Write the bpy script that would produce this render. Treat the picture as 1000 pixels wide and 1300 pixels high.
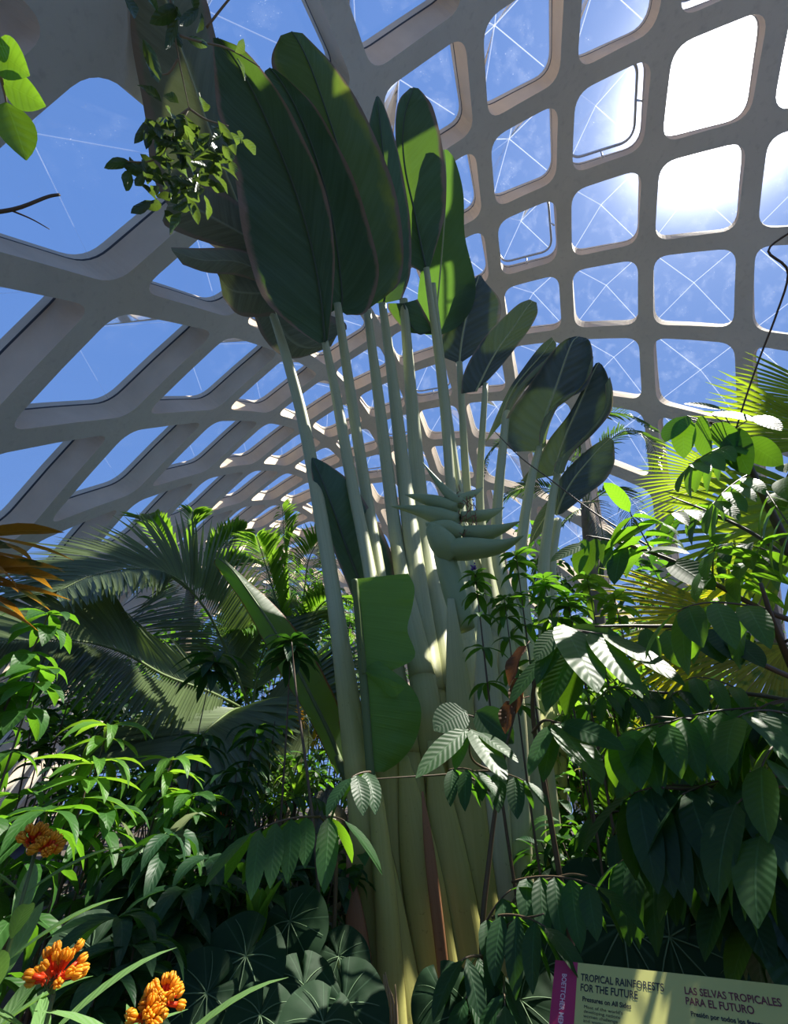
import bpy, math, random
import numpy as np
from mathutils import Vector, Matrix

for _o in list(bpy.data.objects):
    bpy.data.objects.remove(_o)
SC = bpy.context.scene
COL = SC.collection
PI = math.pi
# ------------------------------------------------------------------ camera
F_PX, YAW, PITCH, EYE = 519.0, 0.448, 0.580, 1.60
cam_d = bpy.data.cameras.new('camera')
cam_d.sensor_fit = 'VERTICAL'
cam_d.sensor_height = 36.0
cam_d.lens = 36.0 * F_PX / 1300.0
cam_d.clip_start = 0.05
cam_d.clip_end = 400
cam = bpy.data.objects.new('camera', cam_d)
COL.objects.link(cam)
FW = Vector((math.sin(YAW) * math.cos(PITCH), math.cos(YAW) * math.cos(PITCH), math.sin(PITCH)))
RT = Vector((math.cos(YAW), -math.sin(YAW), 0))
UPV = RT.cross(FW)
cam.location = (0, 0, EYE)
cam.rotation_euler = Matrix((RT, UPV, -FW)).transposed().to_euler()
SC.camera = cam
EYEV = Vector((0, 0, EYE))
Z = Vector((0, 0, 1))
HF = Vector((math.sin(YAW), math.cos(YAW), 0))      # heading on the ground


def ray(px, py):
    return (FW * F_PX + RT * (px - 500) - UPV * (py - 650)).normalized()


def at(px, py, r):
    """the point seen at a pixel, r metres away over the ground"""
    d = ray(px, py)
    return EYEV + d * (r / max(1e-4, math.hypot(d.x, d.y)))


def atd(px, py, dist):
    """the point seen at a pixel, dist metres away in a straight line"""
    return EYEV + ray(px, py) * dist


def pxm(p):
    """metres per pixel across the view at a point"""
    return (p - EYEV).dot(FW) / F_PX


# ------------------------------------------------------------------ light
SUN = ray(922, 114)
SC.view_settings.view_transform = 'Standard'
SC.view_settings.look = 'None'
SC.view_settings.exposure = 0.0
SC.view_settings.gamma = 1.0
SC.view_settings.use_curve_mapping = False
sd = bpy.data.lights.new('sun', 'SUN')
sd.energy = 14.0
sd.angle = math.radians(0.6)
sd.color = (1.0, 0.94, 0.82)
sun = bpy.data.objects.new('sun', sd)
COL.objects.link(sun)
sun.rotation_euler = SUN.to_track_quat('Z', 'Y').to_euler()
sun.location = SUN * 60

world = bpy.data.worlds.new('sky')
SC.world = world
world.use_nodes = True
wn, wl = world.node_tree.nodes, world.node_tree.links
wn.clear()


def wnode(t, **kw):
    n = wn.new(t)
    for k, v in kw.items():
        setattr(n, k, v)
    return n


def wmath(op, a, b=None, clamp=False):
    n = wnode('ShaderNodeMath', operation=op, use_clamp=clamp)
    for i, v in enumerate((a, b)):
        if v is None:
            continue
        if isinstance(v, (int, float)):
            n.inputs[i].default_value = v
        else:
            wl.new(v, n.inputs[i])
    return n.outputs[0]


tc = wnode('ShaderNodeTexCoord')
dot = wnode('ShaderNodeVectorMath', operation='DOT_PRODUCT')
nrm = wnode('ShaderNodeVectorMath', operation='NORMALIZE')
wl.new(tc.outputs['Generated'], nrm.inputs[0])
wl.new(nrm.outputs[0], dot.inputs[0])
dot.inputs[1].default_value = SUN
sep = wnode('ShaderNodeSeparateXYZ')
wl.new(nrm.outputs[0], sep.inputs[0])
c = wmath('MAXIMUM', dot.outputs['Value'], 0.0)
glow1 = wmath('MULTIPLY', wmath('POWER', c, 300.0), 14.0)
glow2 = wmath('MULTIPLY', wmath('POWER', c, 50.0), 0.36)
glow3 = wmath('MULTIPLY', wmath('POWER', c, 5.0), 0.05)
glow = wmath('ADD', wmath('ADD', glow1, glow2), glow3)
base = wnode('ShaderNodeMix', data_type='RGBA')
base.inputs['A'].default_value = (0.21, 0.37, 0.74, 1)
base.inputs['B'].default_value = (0.125, 0.275, 0.70, 1)
wl.new(wmath('POWER', wmath('MAXIMUM', sep.outputs['Z'], 0.0), 0.55, True), base.inputs['Factor'])
gc = wnode('ShaderNodeMix', data_type='RGBA', blend_type='ADD')
gc.inputs['Factor'].default_value = 1.0
gm = wnode('ShaderNodeVectorMath', operation='SCALE')
gm.inputs[0].default_value = (1.0, 0.98, 0.95)
wl.new(glow, gm.inputs['Scale'])
wl.new(base.outputs['Result'], gc.inputs['A'])
wl.new(gm.outputs[0], gc.inputs['B'])
bg = wnode('ShaderNodeBackground')
bg.inputs['Strength'].default_value = 1.0
wl.new(gc.outputs['Result'], bg.inputs['Color'])
wo = wnode('ShaderNodeOutputWorld')
wl.new(bg.outputs[0], wo.inputs['Surface'])
SC.cycles.max_bounces = 10
SC.cycles.transparent_max_bounces = 24
SC.cycles.use_denoising = True
SC.cycles.sample_clamp_indirect = 6.0


# ------------------------------------------------------------------ materials
class NT:
    def __init__(self, name):
        self.m = bpy.data.materials.new(name)
        self.m.use_nodes = True
        self.n, self.l = self.m.node_tree.nodes, self.m.node_tree.links
        self.n.clear()
        self.out = self.n.new('ShaderNodeOutputMaterial')

    def node(self, t, ins=None, **kw):
        n = self.n.new(t)
        for k, v in kw.items():
            setattr(n, k, v)
        for k, v in (ins or {}).items():
            self.put(n.inputs[k], v)
        return n

    def put(self, sock, v):
        if isinstance(v, bpy.types.NodeSocket):
            self.l.new(v, sock)
        elif isinstance(v, tuple) and len(v) == 3 and sock.type == 'RGBA':
            sock.default_value = (*v, 1)
        else:
            sock.default_value = v

    def math(self, op, a, b=None, clamp=False):
        n = self.node('ShaderNodeMath', operation=op, use_clamp=clamp)
        self.put(n.inputs[0], a)
        if b is not None:
            self.put(n.inputs[1], b)
        return n.outputs[0]

    def mix(self, f, a, b, blend='MIX'):
        n = self.node('ShaderNodeMix', data_type='RGBA', blend_type=blend)
        self.put(n.inputs['Factor'], f)
        self.put(n.inputs['A'], a)
        self.put(n.inputs['B'], b)
        return n.outputs['Result']

    def ramp(self, v, lo, hi):
        n = self.node('ShaderNodeMapRange', {'Value': v, 'From Min': lo, 'From Max': hi})
        return n.outputs['Result']

    def noise(self, scale, detail=3.0, vec=None, rough=0.55):
        n = self.node('ShaderNodeTexNoise', {'Scale': scale, 'Detail': detail, 'Roughness': rough})
        if vec is not None:
            self.l.new(vec, n.inputs['Vector'])
        return n.outputs['Fac']

    def done(self, shader):
        self.l.new(shader, self.out.inputs['Surface'])
        return self.m


def plain(name, col, rough=0.7, var=0.25, scale=8.0, bump=0.0, metal=0.0):
    t = NT(name)
    tx = t.node('ShaderNodeTexCoord')
    nz = t.noise(scale, 4, tx.outputs['Object'])
    c = t.mix(nz, tuple(x * (1 - var) for x in col), tuple(min(1, x * (1 + var)) for x in col))
    b = t.node('ShaderNodeBsdfPrincipled', {'Base Color': c, 'Roughness': rough, 'Metallic': metal})
    if bump:
        bp = t.node('ShaderNodeBump', {'Strength': bump, 'Distance': 0.01, 'Height': t.noise(scale * 6, 4, tx.outputs['Object'])})
        t.l.new(bp.outputs[0], b.inputs['Normal'])
    return t.done(b.outputs[0])


def leafmat(name, col, trans, dark=None, margin=None, margin_at=0.9, veins=9.0, slant=0.55, vein_col=None, rough=0.42,
            tw=0.42, bump=0.28, var=0.35, spec=0.4, streak=0.0, blotch=None, blotch_at=0.62, rim=None):
    """UV: u across the leaf (0.5 on the midrib), v along it"""
    t = NT(name)
    uv = t.node('ShaderNodeUVMap').outputs[0]
    s = t.node('ShaderNodeSeparateXYZ', {'Vector': uv})
    across = t.math('MULTIPLY', t.math('ABSOLUTE', t.math('SUBTRACT', s.outputs[0], 0.5)), 2.0)
    ph = t.math('SUBTRACT', s.outputs[1], t.math('MULTIPLY', across, slant * 0.35))
    geo = t.node('ShaderNodeNewGeometry')
    tx = t.node('ShaderNodeTexCoord')
    rnd = geo.outputs['Random Per Island']
    nz = t.noise(3.0, 3, tx.outputs['Object'])
    if veins > 20:
        wv = t.node('ShaderNodeCombineXYZ', {'X': t.math('MULTIPLY', ph, veins * 1.6), 'Y': t.math('MULTIPLY', across, 0.35), 'Z': t.math('MULTIPLY', s.outputs[0], 0.4)})
        wave = t.math('MULTIPLY', t.math('SUBTRACT', t.noise(1.0, 2, wv.outputs[0]), 0.5), 3.0)
    else:
        wave = t.math('SINE', t.math('MULTIPLY', ph, veins * 2 * PI))
    k = t.math('ADD', t.math('MULTIPLY', rnd, 0.6), t.math('MULTIPLY', nz, 0.4))
    c0 = t.mix(k, tuple(x * (1 - var) for x in col), tuple(min(1, x * (1 + var)) for x in col))
    tr = t.mix(k, tuple(x * (1 - var) for x in trans), tuple(min(1, x * (1 + var)) for x in trans))
    if streak:
        sv = t.node('ShaderNodeCombineXYZ', {'X': t.math('MULTIPLY', ph, veins * 1.3), 'Y': t.math('MULTIPLY', across, 0.7), 'Z': rnd})
        st = t.ramp(t.noise(1.0, 4, sv.outputs[0]), 0.35, 0.7)
        c0 = t.mix(t.math('MULTIPLY', st, streak), c0, tuple(min(1, x * 2.1 + 0.02) for x in col))
    mid = t.ramp(across, 0.07, 0.02)
    vc = vein_col or tuple(min(1, x * 1.9 + 0.02) for x in col)
    c0 = t.mix(t.math('MULTIPLY', mid, 0.7), c0, vc)
    if blotch:
        bm = t.ramp(t.noise(7.0, 4, tx.outputs['Object']), blotch_at, blotch_at + 0.08)
        c0 = t.mix(bm, c0, blotch)
        tr = t.mix(bm, tr, blotch)
    if rim:
        rn = t.math('ADD', across, t.math('MULTIPLY', t.math('SUBTRACT', t.noise(2.2, 3, tx.outputs['Object']), 0.5), 0.9))
        rm = t.ramp(rn, rim[1], rim[2])
        c0 = t.mix(rm, c0, rim[0])
        tr = t.mix(rm, tr, tuple(min(1, x * 2.2) for x in rim[0]))
    if margin:
        e = t.math('ADD', across, t.math('MULTIPLY', t.math('SUBTRACT', t.noise(5.0, 4, tx.outputs['Object']), 0.5), 0.22))
        em = t.ramp(e, margin_at - 0.05, margin_at + 0.03)
        c0 = t.mix(em, c0, margin)
        tr = t.mix(em, tr, tuple(x * 0.8 for x in margin))
    b = t.node('ShaderNodeBsdfPrincipled', {'Base Color': c0, 'Roughness': rough, 'Specular IOR Level': spec})
    hgt = t.math('ADD', wave, t.math('MULTIPLY', mid, 2.0))
    bp = t.node('ShaderNodeBump', {'Strength': bump, 'Distance': 0.0035, 'Height': hgt})
    t.l.new(bp.outputs[0], b.inputs['Normal'])
    tl = t.node('ShaderNodeBsdfTranslucent', {'Color': t.mix(t.math('MULTIPLY', t.ramp(wave, 0.4, 1.0), 0.25), tr, tuple(x * 0.55 for x in trans))})
    mx = t.node('ShaderNodeMixShader', {0: tw, 1: b.outputs[0], 2: tl.outputs[0]})
    return t.done(mx.outputs[0])


# ------------------------------------------------------------------ mesh collector
class MB:
    def __init__(self):
        self.v, self.f, self.uv, self.mi = [], [], [], []

    def add(self, vs, fs, uvs=None, mi=0):
        o = len(self.v)
        self.v += [tuple(p) for p in vs]
        self.uv += list(uvs) if uvs is not None else [(0.5, 0.5)] * len(vs)
        self.f += [tuple(i + o for i in f) for f in fs]
        self.mi += [mi] * len(fs)

    def build(self, name, mats, parent=None, smooth=True):
        me = bpy.data.meshes.new(name)
        me.from_pydata(self.v, [], self.f)
        ul = me.uv_layers.new(name='UVMap')
        li = np.empty(len(me.loops), dtype=np.int32)
        me.loops.foreach_get('vertex_index', li)
        ul.data.foreach_set('uv', np.array(self.uv, dtype=np.float32)[li].ravel())
        for m in (mats if isinstance(mats, (list, tuple)) else [mats]):
            me.materials.append(m)
        me.polygons.foreach_set('material_index', self.mi)
        if smooth:
            me.polygons.foreach_set('use_smooth', [True] * len(me.polygons))
        me.update()
        o = bpy.data.objects.new(name, me)
        COL.objects.link(o)
        if parent is not None:
            o.parent = parent
            o.matrix_parent_inverse = parent_inv(parent)
        return o


def parent_inv(parent):
    return Matrix.Translation(-parent.location) if parent.type == 'EMPTY' else Matrix.Identity(4)


def tag(o, label=None, cat=None, group=None, kind=None):
    for k, v in (('label', label), ('category', cat), ('group', group), ('kind', kind)):
        if v:
            o[k] = v
    return o


def thing(name, label, cat, loc, group=None):
    o = bpy.data.objects.new(name, None)
    COL.objects.link(o)
    o.location = loc
    o.empty_display_size = 0.1
    return tag(o, label, cat, group)


def smoothpts(pts, n):
    """Catmull-Rom through the points, n samples"""
    P = np.array([tuple(p) for p in pts], float)
    m = len(P)
    if m < 3:
        t = np.linspace(0, 1, n)[:, None]
        return P[0] * (1 - t) + P[-1] * t
    E = np.vstack([2 * P[0] - P[1], P, 2 * P[-1] - P[-2]])
    s = np.linspace(0, m - 1 - 1e-9, n)
    i = s.astype(int)
    t = (s - i)[:, None]
    a, b, c, d = E[i], E[i + 1], E[i + 2], E[i + 3]
    return 0.5 * (2 * b + (c - a) * t + (2 * a - 5 * b + 4 * c - d) * t * t + (3 * b - a - 3 * c + d) * t ** 3)


def smooth1(vals, n):
    return smoothpts([(v, 0, 0) for v in vals], n)[:, 0]


def nrmz(a):
    return a / np.maximum(np.linalg.norm(a, axis=-1, keepdims=True), 1e-9)


def tube(mb, pts, rad, n=None, sides=6, flat=1.0, hint=None, cap=True, mi=0, vlen=1.0):
    """swept tube; rad = list of radii; flat squashes the section along the hint direction"""
    n = n or max(2, len(pts) * 3)
    P = smoothpts(pts, n)
    R = smooth1(rad, n) if len(rad) > 1 else np.full(n, rad[0])
    R = np.maximum(R, 1e-4)
    T = nrmz(np.gradient(P, axis=0))
    h = np.array(hint if hint is not None else (0.31, 0.22, 0.92), float)
    A = nrmz(np.cross(T, h))
    B = nrmz(np.cross(A, T))
    vs, uvs = [], []
    for i in range(n):
        for k in range(sides):
            a = 2 * PI * k / sides
            vs.append(P[i] + A[i] * (R[i] * math.cos(a)) + B[i] * (R[i] * flat * math.sin(a)))
            uvs.append((k / sides, i / (n - 1) * vlen))
    fs = []
    for i in range(n - 1):
        for k in range(sides):
            k2 = (k + 1) % sides
            fs.append((i * sides + k, i * sides + k2, (i + 1) * sides + k2, (i + 1) * sides + k))
    if cap:
        fs.append(tuple(range(sides))[::-1])
        fs.append(tuple((n - 1) * sides + k for k in range(sides)))
    mb.add(vs, fs, uvs, mi)


def grid(mb, rows, uvs=None, mi=0):
    """rows: (n, m, 3) array -> quads"""
    n, m = rows.shape[:2]
    vs = rows.reshape(-1, 3)
    if uvs is None:
        uvs = [(j / (m - 1), i / (n - 1)) for i in range(n) for j in range(m)]
    fs = [(i * m + j, i * m + j + 1, (i + 1) * m + j + 1, (i + 1) * m + j) for i in range(n - 1) for j in range(m - 1)]
    mb.add(vs, fs, uvs, mi)


def box(mb, lo, hi, mi=0, M=None):
    vs = [Vector((x, y, z)) for z in (lo[2], hi[2]) for y in (lo[1], hi[1]) for x in (lo[0], hi[0])]
    if M is not None:
        vs = [M @ v for v in vs]
    mb.add(vs, [(0, 2, 3, 1), (4, 5, 7, 6), (0, 1, 5, 4), (1, 3, 7, 5), (3, 2, 6, 7), (2, 0, 4, 6)], None, mi)


# ------------------------------------------------------------------ the vault: concrete lattice and its domed panes
S = 1.35
TAB = [(-7, -3.6, -4.9), (-6, -3.55, -3.0), (-5, -3.33, -1.05), (-4, -2.93, 0.86), (-3, -2.32, 2.64), (-2, -1.58, 4.2), (-1, -0.67, 5.73), (0, 0.29, 7.04),
       (1, 1.27, 8.05), (2, 2.23, 8.73), (3, 3.19, 9.08), (4, 4.14, 9.17), (5, 5.12, 9.01), (6, 6.12, 8.64), (7, 7.14, 8.05),
       (8, 8.15, 7.16), (9, 9.08, 5.82), (10, 9.92, 4.1), (11, 10.6, 2.15), (12, 11.1, 0.15), (13, 11.4, -1.9), (14, 11.5, -3.9)]
TX = np.array([(a[1], a[2]) for a in TAB])
Y0 = 1.363


def prof(u):
    s = min(max(u + 7.0, 0.001), len(TAB) - 1.001)
    i = int(s)
    t = s - i
    n = len(TAB)
    p = [TX[min(max(k, 0), n - 1)] for k in (i - 1, i, i + 1, i + 2)]
    a, b, c, d = p
    v = 0.5 * (2 * b + (c - a) * t + (2 * a - 5 * b + 4 * c - d) * t * t + (3 * b - a - 3 * c + d) * t ** 3)
    w = 0.5 * ((c - a) + 2 * (2 * a - 5 * b + 4 * c - d) * t + 3 * (3 * b - a - 3 * c + d) * t * t)
    return v, w


def vault(i, j, depth=0.0):
    u, v = i + j, i - j
    p, w = prof(u)
    nx, nz = -w[1], w[0]
    L = math.hypot(nx, nz)
    nx, nz = nx / L, nz / L
    return Vector(((p[0] + nx * depth) * S, (Y0 - v) * S, EYE + (p[1] + nz * depth) * S))


tcn = NT('concrete')
_tx = tcn.node('ShaderNodeTexCoord')
_n1 = tcn.noise(0.9, 5, _tx.outputs['Object'])
_n2 = tcn.noise(9.0, 4, _tx.outputs['Object'])
_cc = tcn.mix(_n1, (0.41, 0.40, 0.345), (0.55, 0.54, 0.465))
_cc = tcn.mix(tcn.math('MULTIPLY', tcn.ramp(_n2, 0.55, 0.75), 0.35), _cc, (0.30, 0.28, 0.25))
_b = tcn.node('ShaderNodeBsdfPrincipled', {'Base Color': _cc, 'Roughness': 0.85})
_bp = tcn.node('ShaderNodeBump', {'Strength': 0.35, 'Distance': 0.02, 'Height': _n2})
tcn.l.new(_bp.outputs[0], _b.inputs['Normal'])
M_CONC = tcn.done(_b.outputs[0])
M_REVEAL = plain('reveal_concrete', (0.64, 0.52, 0.385), 0.9, 0.16, 2.2, 0.3)  # side walls of the ribs, lighter and warmer than their faces
M_GASK = plain('gasket', (0.035, 0.035, 0.04), 0.7)

tp = NT('acrylic')
_tx = tp.node('ShaderNodeTexCoord')
_sc = tp.noise(60.0, 2, _tx.outputs['Object'])
_sl = tp.noise(3.0, 3, _tx.outputs['Object'])
spk = tp.math('MULTIPLY', tp.ramp(_sc, 0.70, 0.74), tp.ramp(_sl, 0.48, 0.62))
film = tp.math('ADD', 0.006, tp.math('MULTIPLY', tp.ramp(_sl, 0.5, 0.8), 0.045))
fac = tp.math('MAXIMUM', tp.math('MULTIPLY', spk, 0.75), film)
_tr = tp.node('ShaderNodeBsdfTransparent', {'Color': (0.97, 0.985, 1.0)})
_gl = tp.node('ShaderNodeBsdfGlossy', {'Color': (1, 1, 1), 'Roughness': 0.05})
_fr = tp.node('ShaderNodeFresnel', {'IOR': 1.12})
_m1 = tp.node('ShaderNodeMixShader', {0: _fr.outputs[0], 1: _tr.outputs[0], 2: _gl.outputs[0]})
_di = tp.node('ShaderNodeBsdfTranslucent', {'Color': (0.9, 0.93, 0.95)})
_m2 = tp.node('ShaderNodeMixShader', {0: fac, 1: _m1.outputs[0], 2: _di.outputs[0]})
M_PANE = tp.done(_m2.outputs[0])
ts = NT('acrylic_seam')
_d1 = ts.node('ShaderNodeBsdfTranslucent', {'Color': (0.95, 0.96, 0.97)})
_t1 = ts.node('ShaderNodeBsdfTransparent')
_m = ts.node('ShaderNodeMixShader', {0: 0.13, 1: _t1.outputs[0], 2: _d1.outputs[0]})
M_SEAM = ts.done(_m.outputs[0])
M_ALU = plain('aluminium', (0.55, 0.57, 0.6), 0.35, 0.1, 6, metal=0.6)

DEPTH = 0.40
RIBW = 0.135


def hole(i, j, w=RIBW, fil=0.26):
    """32 lattice coordinates round the rounded opening of cell (i, j) and the 32 on the cell's border"""
    p00, p10, p01 = vault(i, j) / S, vault(i + 1, j) / S, vault(i, j + 1) / S
    p11 = vault(i + 1, j + 1) / S
    ea, eb = ((p10 - p00) + (p11 - p01)) / 2, ((p01 - p00) + (p11 - p10)) / 2
    ar = ea.cross(eb).length
    db, da = w / (ar / ea.length), w / (ar / eb.length)
    ta, tb = fil / ea.length, fil / eb.length
    ta, tb = min(ta, 0.3), min(tb, 0.3)
    cs = [(da, db), (1 - da, db), (1 - da, 1 - db), (da, 1 - db)]
    dirs = [(1, 0), (0, 1), (-1, 0), (0, -1)]
    tl = [ta, tb, ta, tb]

    def bez(k, t):
        c = cs[k]
        a = (c[0] - dirs[k - 1][0] * tl[k - 1], c[1] - dirs[k - 1][1] * tl[k - 1])
        b = (c[0] + dirs[k][0] * tl[k], c[1] + dirs[k][1] * tl[k])
        return tuple((1 - t) ** 2 * a[q] + 2 * t * (1 - t) * c[q] + t * t * b[q] for q in (0, 1))
    out, bor = [], []
    full = [(0, 0), (1, 0), (1, 1), (0, 1)]
    for k in range(4):
        k2 = (k + 1) % 4
        a, b = bez(k, 1.0), bez(k2, 0.0)
        out += [bez(k, 0.5), bez(k, 0.67), bez(k, 0.83), a, ((a[0] + b[0]) / 2, (a[1] + b[1]) / 2), b, bez(k2, 0.17), bez(k2, 0.33)]
        for q in range(8):
            bor.append((full[k][0] + dirs[k][0] * q / 8, full[k][1] + dirs[k][1] * q / 8))
    return out, bor


cells = []
for i in range(-24, 16):
    for j in range(-24, 34):
        u, v = i + j, i - j
        y = Y0 - v
        if -7 <= u <= 12 and -6 <= y <= 24:
            cells.append((i, j))
vm = MB()
for (i, j) in cells:
    o, b = hole(i, j)
    lay = []
    for pts, d in ((b, 0), (o, 0), (o, 0.30), (o, 0.325), (o, DEPTH), (b, DEPTH)):
        lay.append([vault(i + p[0], j + p[1], d) for p in pts])
    vs = [p for l in lay for p in l]
    base_i = len(vm.v)
    vm.add(vs, [], None)
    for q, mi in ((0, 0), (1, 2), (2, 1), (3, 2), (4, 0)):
        for k in range(32):
            k2 = (k + 1) % 32
            vm.f.append((base_i + q * 32 + k, base_i + q * 32 + k2, base_i + (q + 1) * 32 + k2, base_i + (q + 1) * 32 + k))
            vm.mi.append(mi)
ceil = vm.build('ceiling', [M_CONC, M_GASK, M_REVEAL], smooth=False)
tag(ceil, 'concrete lattice vault of slanted crossing ribs over the plants', 'ceiling', kind='structure')

nwin = 0
for (i, j) in cells:
    u, y = i + j, Y0 - (i - j)
    if y < -4 or u < -6:
        continue
    nwin += 1
    o, _ = hole(i, j)
    vent = (u == 3)
    wm = MB()
    lift = 0.10 if vent else 0.0
    if vent:
        o = [(0.5 + (p[0] - 0.5) * 0.90 - 0.02, 0.5 + (p[1] - 0.5) * 0.90 - 0.02) for p in o]
    ring = [vault(i + p[0], j + p[1], 0.313 + lift) for p in o]
    apex = vault(i + 0.5, j + 0.5, 0.313 + 0.5 + lift)
    wm.add(ring + [apex], [(k, (k + 1) % 32, 32) for k in range(32)], None, 0)
    for k in (0, 8, 16, 24):
        tube(wm, [ring[k], apex], [0.009], n=2, sides=4, mi=1, cap=False)
    wo_ = wm.build('window_%d' % nwin, [M_PANE, M_SEAM], smooth=False)
    tag(wo_, None, None, kind='structure')
    if vent:
        fm = MB()
        rr = ring + ring[:1]
        tube(fm, rr, [0.03], n=65, sides=6, cap=False)
        for k in (4, 12, 20, 28):
            a = ring[k]
            bb = vault(i + 0.5 + (o[k][0] - 0.5) / 0.9, j + 0.5 + (o[k][1] - 0.5) / 0.9, 0.2)
            tube(fm, [a, bb], [0.02], n=2, sides=5)
        fm.build('window_frame', M_ALU, wo_)
# ------------------------------------------------------------------ ground
M_SOIL = plain('soil', (0.055, 0.042, 0.03), 0.95, 0.5, 2.5, 0.8)
gm_ = MB()
gn = 40
rng = random.Random(5)
rows = np.zeros((gn, gn, 3))
for a in range(gn):
    for b_ in range(gn):
        x, y = -6 + 22 * b_ / (gn - 1), -9 + 43 * a / (gn - 1)
        rows[a, b_] = (x, y, rng.uniform(-0.04, 0.03) - 0.02)
grid(gm_, rows)
tag(gm_.build('floor', M_SOIL), 'dark planting soil under the plants', 'ground', kind='structure')

# ------------------------------------------------------------------ leaf materials
GREY = (0.16, 0.125, 0.09)
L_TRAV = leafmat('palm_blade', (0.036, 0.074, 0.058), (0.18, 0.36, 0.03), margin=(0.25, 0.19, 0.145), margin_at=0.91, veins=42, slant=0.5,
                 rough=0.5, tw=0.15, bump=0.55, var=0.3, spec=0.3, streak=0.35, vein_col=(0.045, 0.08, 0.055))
L_TRAVY = leafmat('palm_blade_yellowing', (0.040, 0.078, 0.054), (0.26, 0.42, 0.03), margin=(0.22, 0.165, 0.125), margin_at=0.93, rim=((0.19, 0.23, 0.035), 0.72, 1.05), veins=42, slant=0.5,
                  rough=0.5, tw=0.20, bump=0.55, var=0.3, spec=0.3, streak=0.35, vein_col=(0.05, 0.085, 0.055))
L_YOUNG = leafmat('young_blade', (0.10, 0.22, 0.045), (0.26, 0.52, 0.03), margin=None, veins=40, slant=0.15, rough=0.45, tw=0.48, bump=0.6, var=0.15, streak=0.25,
                  vein_col=(0.25, 0.35, 0.05))
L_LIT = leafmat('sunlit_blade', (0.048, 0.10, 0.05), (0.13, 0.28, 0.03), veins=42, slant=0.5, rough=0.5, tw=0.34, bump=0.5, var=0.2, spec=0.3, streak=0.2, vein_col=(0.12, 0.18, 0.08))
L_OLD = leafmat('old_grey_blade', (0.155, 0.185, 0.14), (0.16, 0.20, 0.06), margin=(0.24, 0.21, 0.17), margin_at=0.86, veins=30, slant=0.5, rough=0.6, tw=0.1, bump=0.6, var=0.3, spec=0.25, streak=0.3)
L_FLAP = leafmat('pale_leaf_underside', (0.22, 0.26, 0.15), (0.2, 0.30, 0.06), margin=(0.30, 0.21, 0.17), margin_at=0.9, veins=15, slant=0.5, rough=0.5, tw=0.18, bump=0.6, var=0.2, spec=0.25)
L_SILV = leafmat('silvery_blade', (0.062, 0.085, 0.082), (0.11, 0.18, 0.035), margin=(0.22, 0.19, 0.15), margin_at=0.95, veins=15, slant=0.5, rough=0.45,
                 tw=0.07, bump=0.8, var=0.2, spec=0.35, streak=0.3, vein_col=(0.3, 0.36, 0.33))


def stalkmat(name, lo, hi, along=30, high=None):
    t = NT(name)
    uv = t.node('ShaderNodeUVMap').outputs[0]
    s = t.node('ShaderNodeSeparateXYZ', {'Vector': uv})
    v = t.node('ShaderNodeCombineXYZ', {'X': t.math('MULTIPLY', s.outputs[0], along), 'Y': t.math('MULTIPLY', s.outputs[1], 1.5)})
    nz = t.noise(1.0, 5, v.outputs[0])
    tx = t.node('ShaderNodeTexCoord')
    n2 = t.noise(2.5, 4, tx.outputs['Object'])
    c = t.mix(t.math('ADD', t.math('MULTIPLY', nz, 0.6), t.math('MULTIPLY', n2, 0.4)), lo, hi)
    if high:
        pz = t.node('ShaderNodeSeparateXYZ', {'Vector': t.node('ShaderNodeNewGeometry').outputs['Position']})
        c = t.mix(t.ramp(pz.outputs[2], 1.7, 3.0), c, t.mix(nz, high[0], high[1]))
    if high:
        # dark line on each clasping sheath's edge, painted for the shade between sheaths
        eu = t.math('ABSOLUTE', t.math('SUBTRACT', t.math('FRACT', t.math('ADD', t.math('MULTIPLY', s.outputs[0], 2.0), 0.5)), 0.5))
        ez = t.math('MULTIPLY', t.ramp(eu, 0.05, 0.025), t.ramp(pz.outputs[2], 2.6, 1.9))
        c = t.mix(t.math('MULTIPLY', ez, 0.85), c, (0.10, 0.065, 0.03))
    sp = t.ramp(t.noise(40.0, 2, tx.outputs['Object']), 0.68, 0.74)
    c = t.mix(t.math('MULTIPLY', sp, 0.35), c, tuple(x * 0.4 for x in lo))
    b = t.node('ShaderNodeBsdfPrincipled', {'Base Color': c, 'Roughness': 0.5, 'Specular IOR Level': 0.35})
    bp = t.node('ShaderNodeBump', {'Strength': 0.3, 'Distance': 0.006, 'Height': nz})
    t.l.new(bp.outputs[0], b.inputs['Normal'])
    return t.done(b.outputs[0])


M_STALK = stalkmat('palm_stalk', (0.30, 0.29, 0.07), (0.50, 0.48, 0.17), high=((0.30, 0.33, 0.18), (0.50, 0.53, 0.30)))
M_SHEATH = M_STALK
M_SHEATHL = stalkmat('pale_sheath', (0.38, 0.38, 0.22), (0.66, 0.63, 0.42), high=((0.30, 0.33, 0.18), (0.50, 0.53, 0.30)))
M_RIB = stalkmat('blade_midrib', (0.04, 0.07, 0.05), (0.075, 0.11, 0.075))
M_DEAD = stalkmat('dead_sheath', (0.18, 0.075, 0.03), (0.38, 0.19, 0.095))
M_BRACT = stalkmat('flower_bract', (0.20, 0.27, 0.12), (0.33, 0.41, 0.21), 8)
M_HAIR = plain('dry_flower', (0.22, 0.085, 0.05), 0.8, 0.4, 30)
M_STEM = stalkmat('brown_stem', (0.05, 0.035, 0.02), (0.13, 0.09, 0.055), 8)
M_GSTEM = stalkmat('green_stem', (0.07, 0.11, 0.035), (0.14, 0.19, 0.06), 8)


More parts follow.
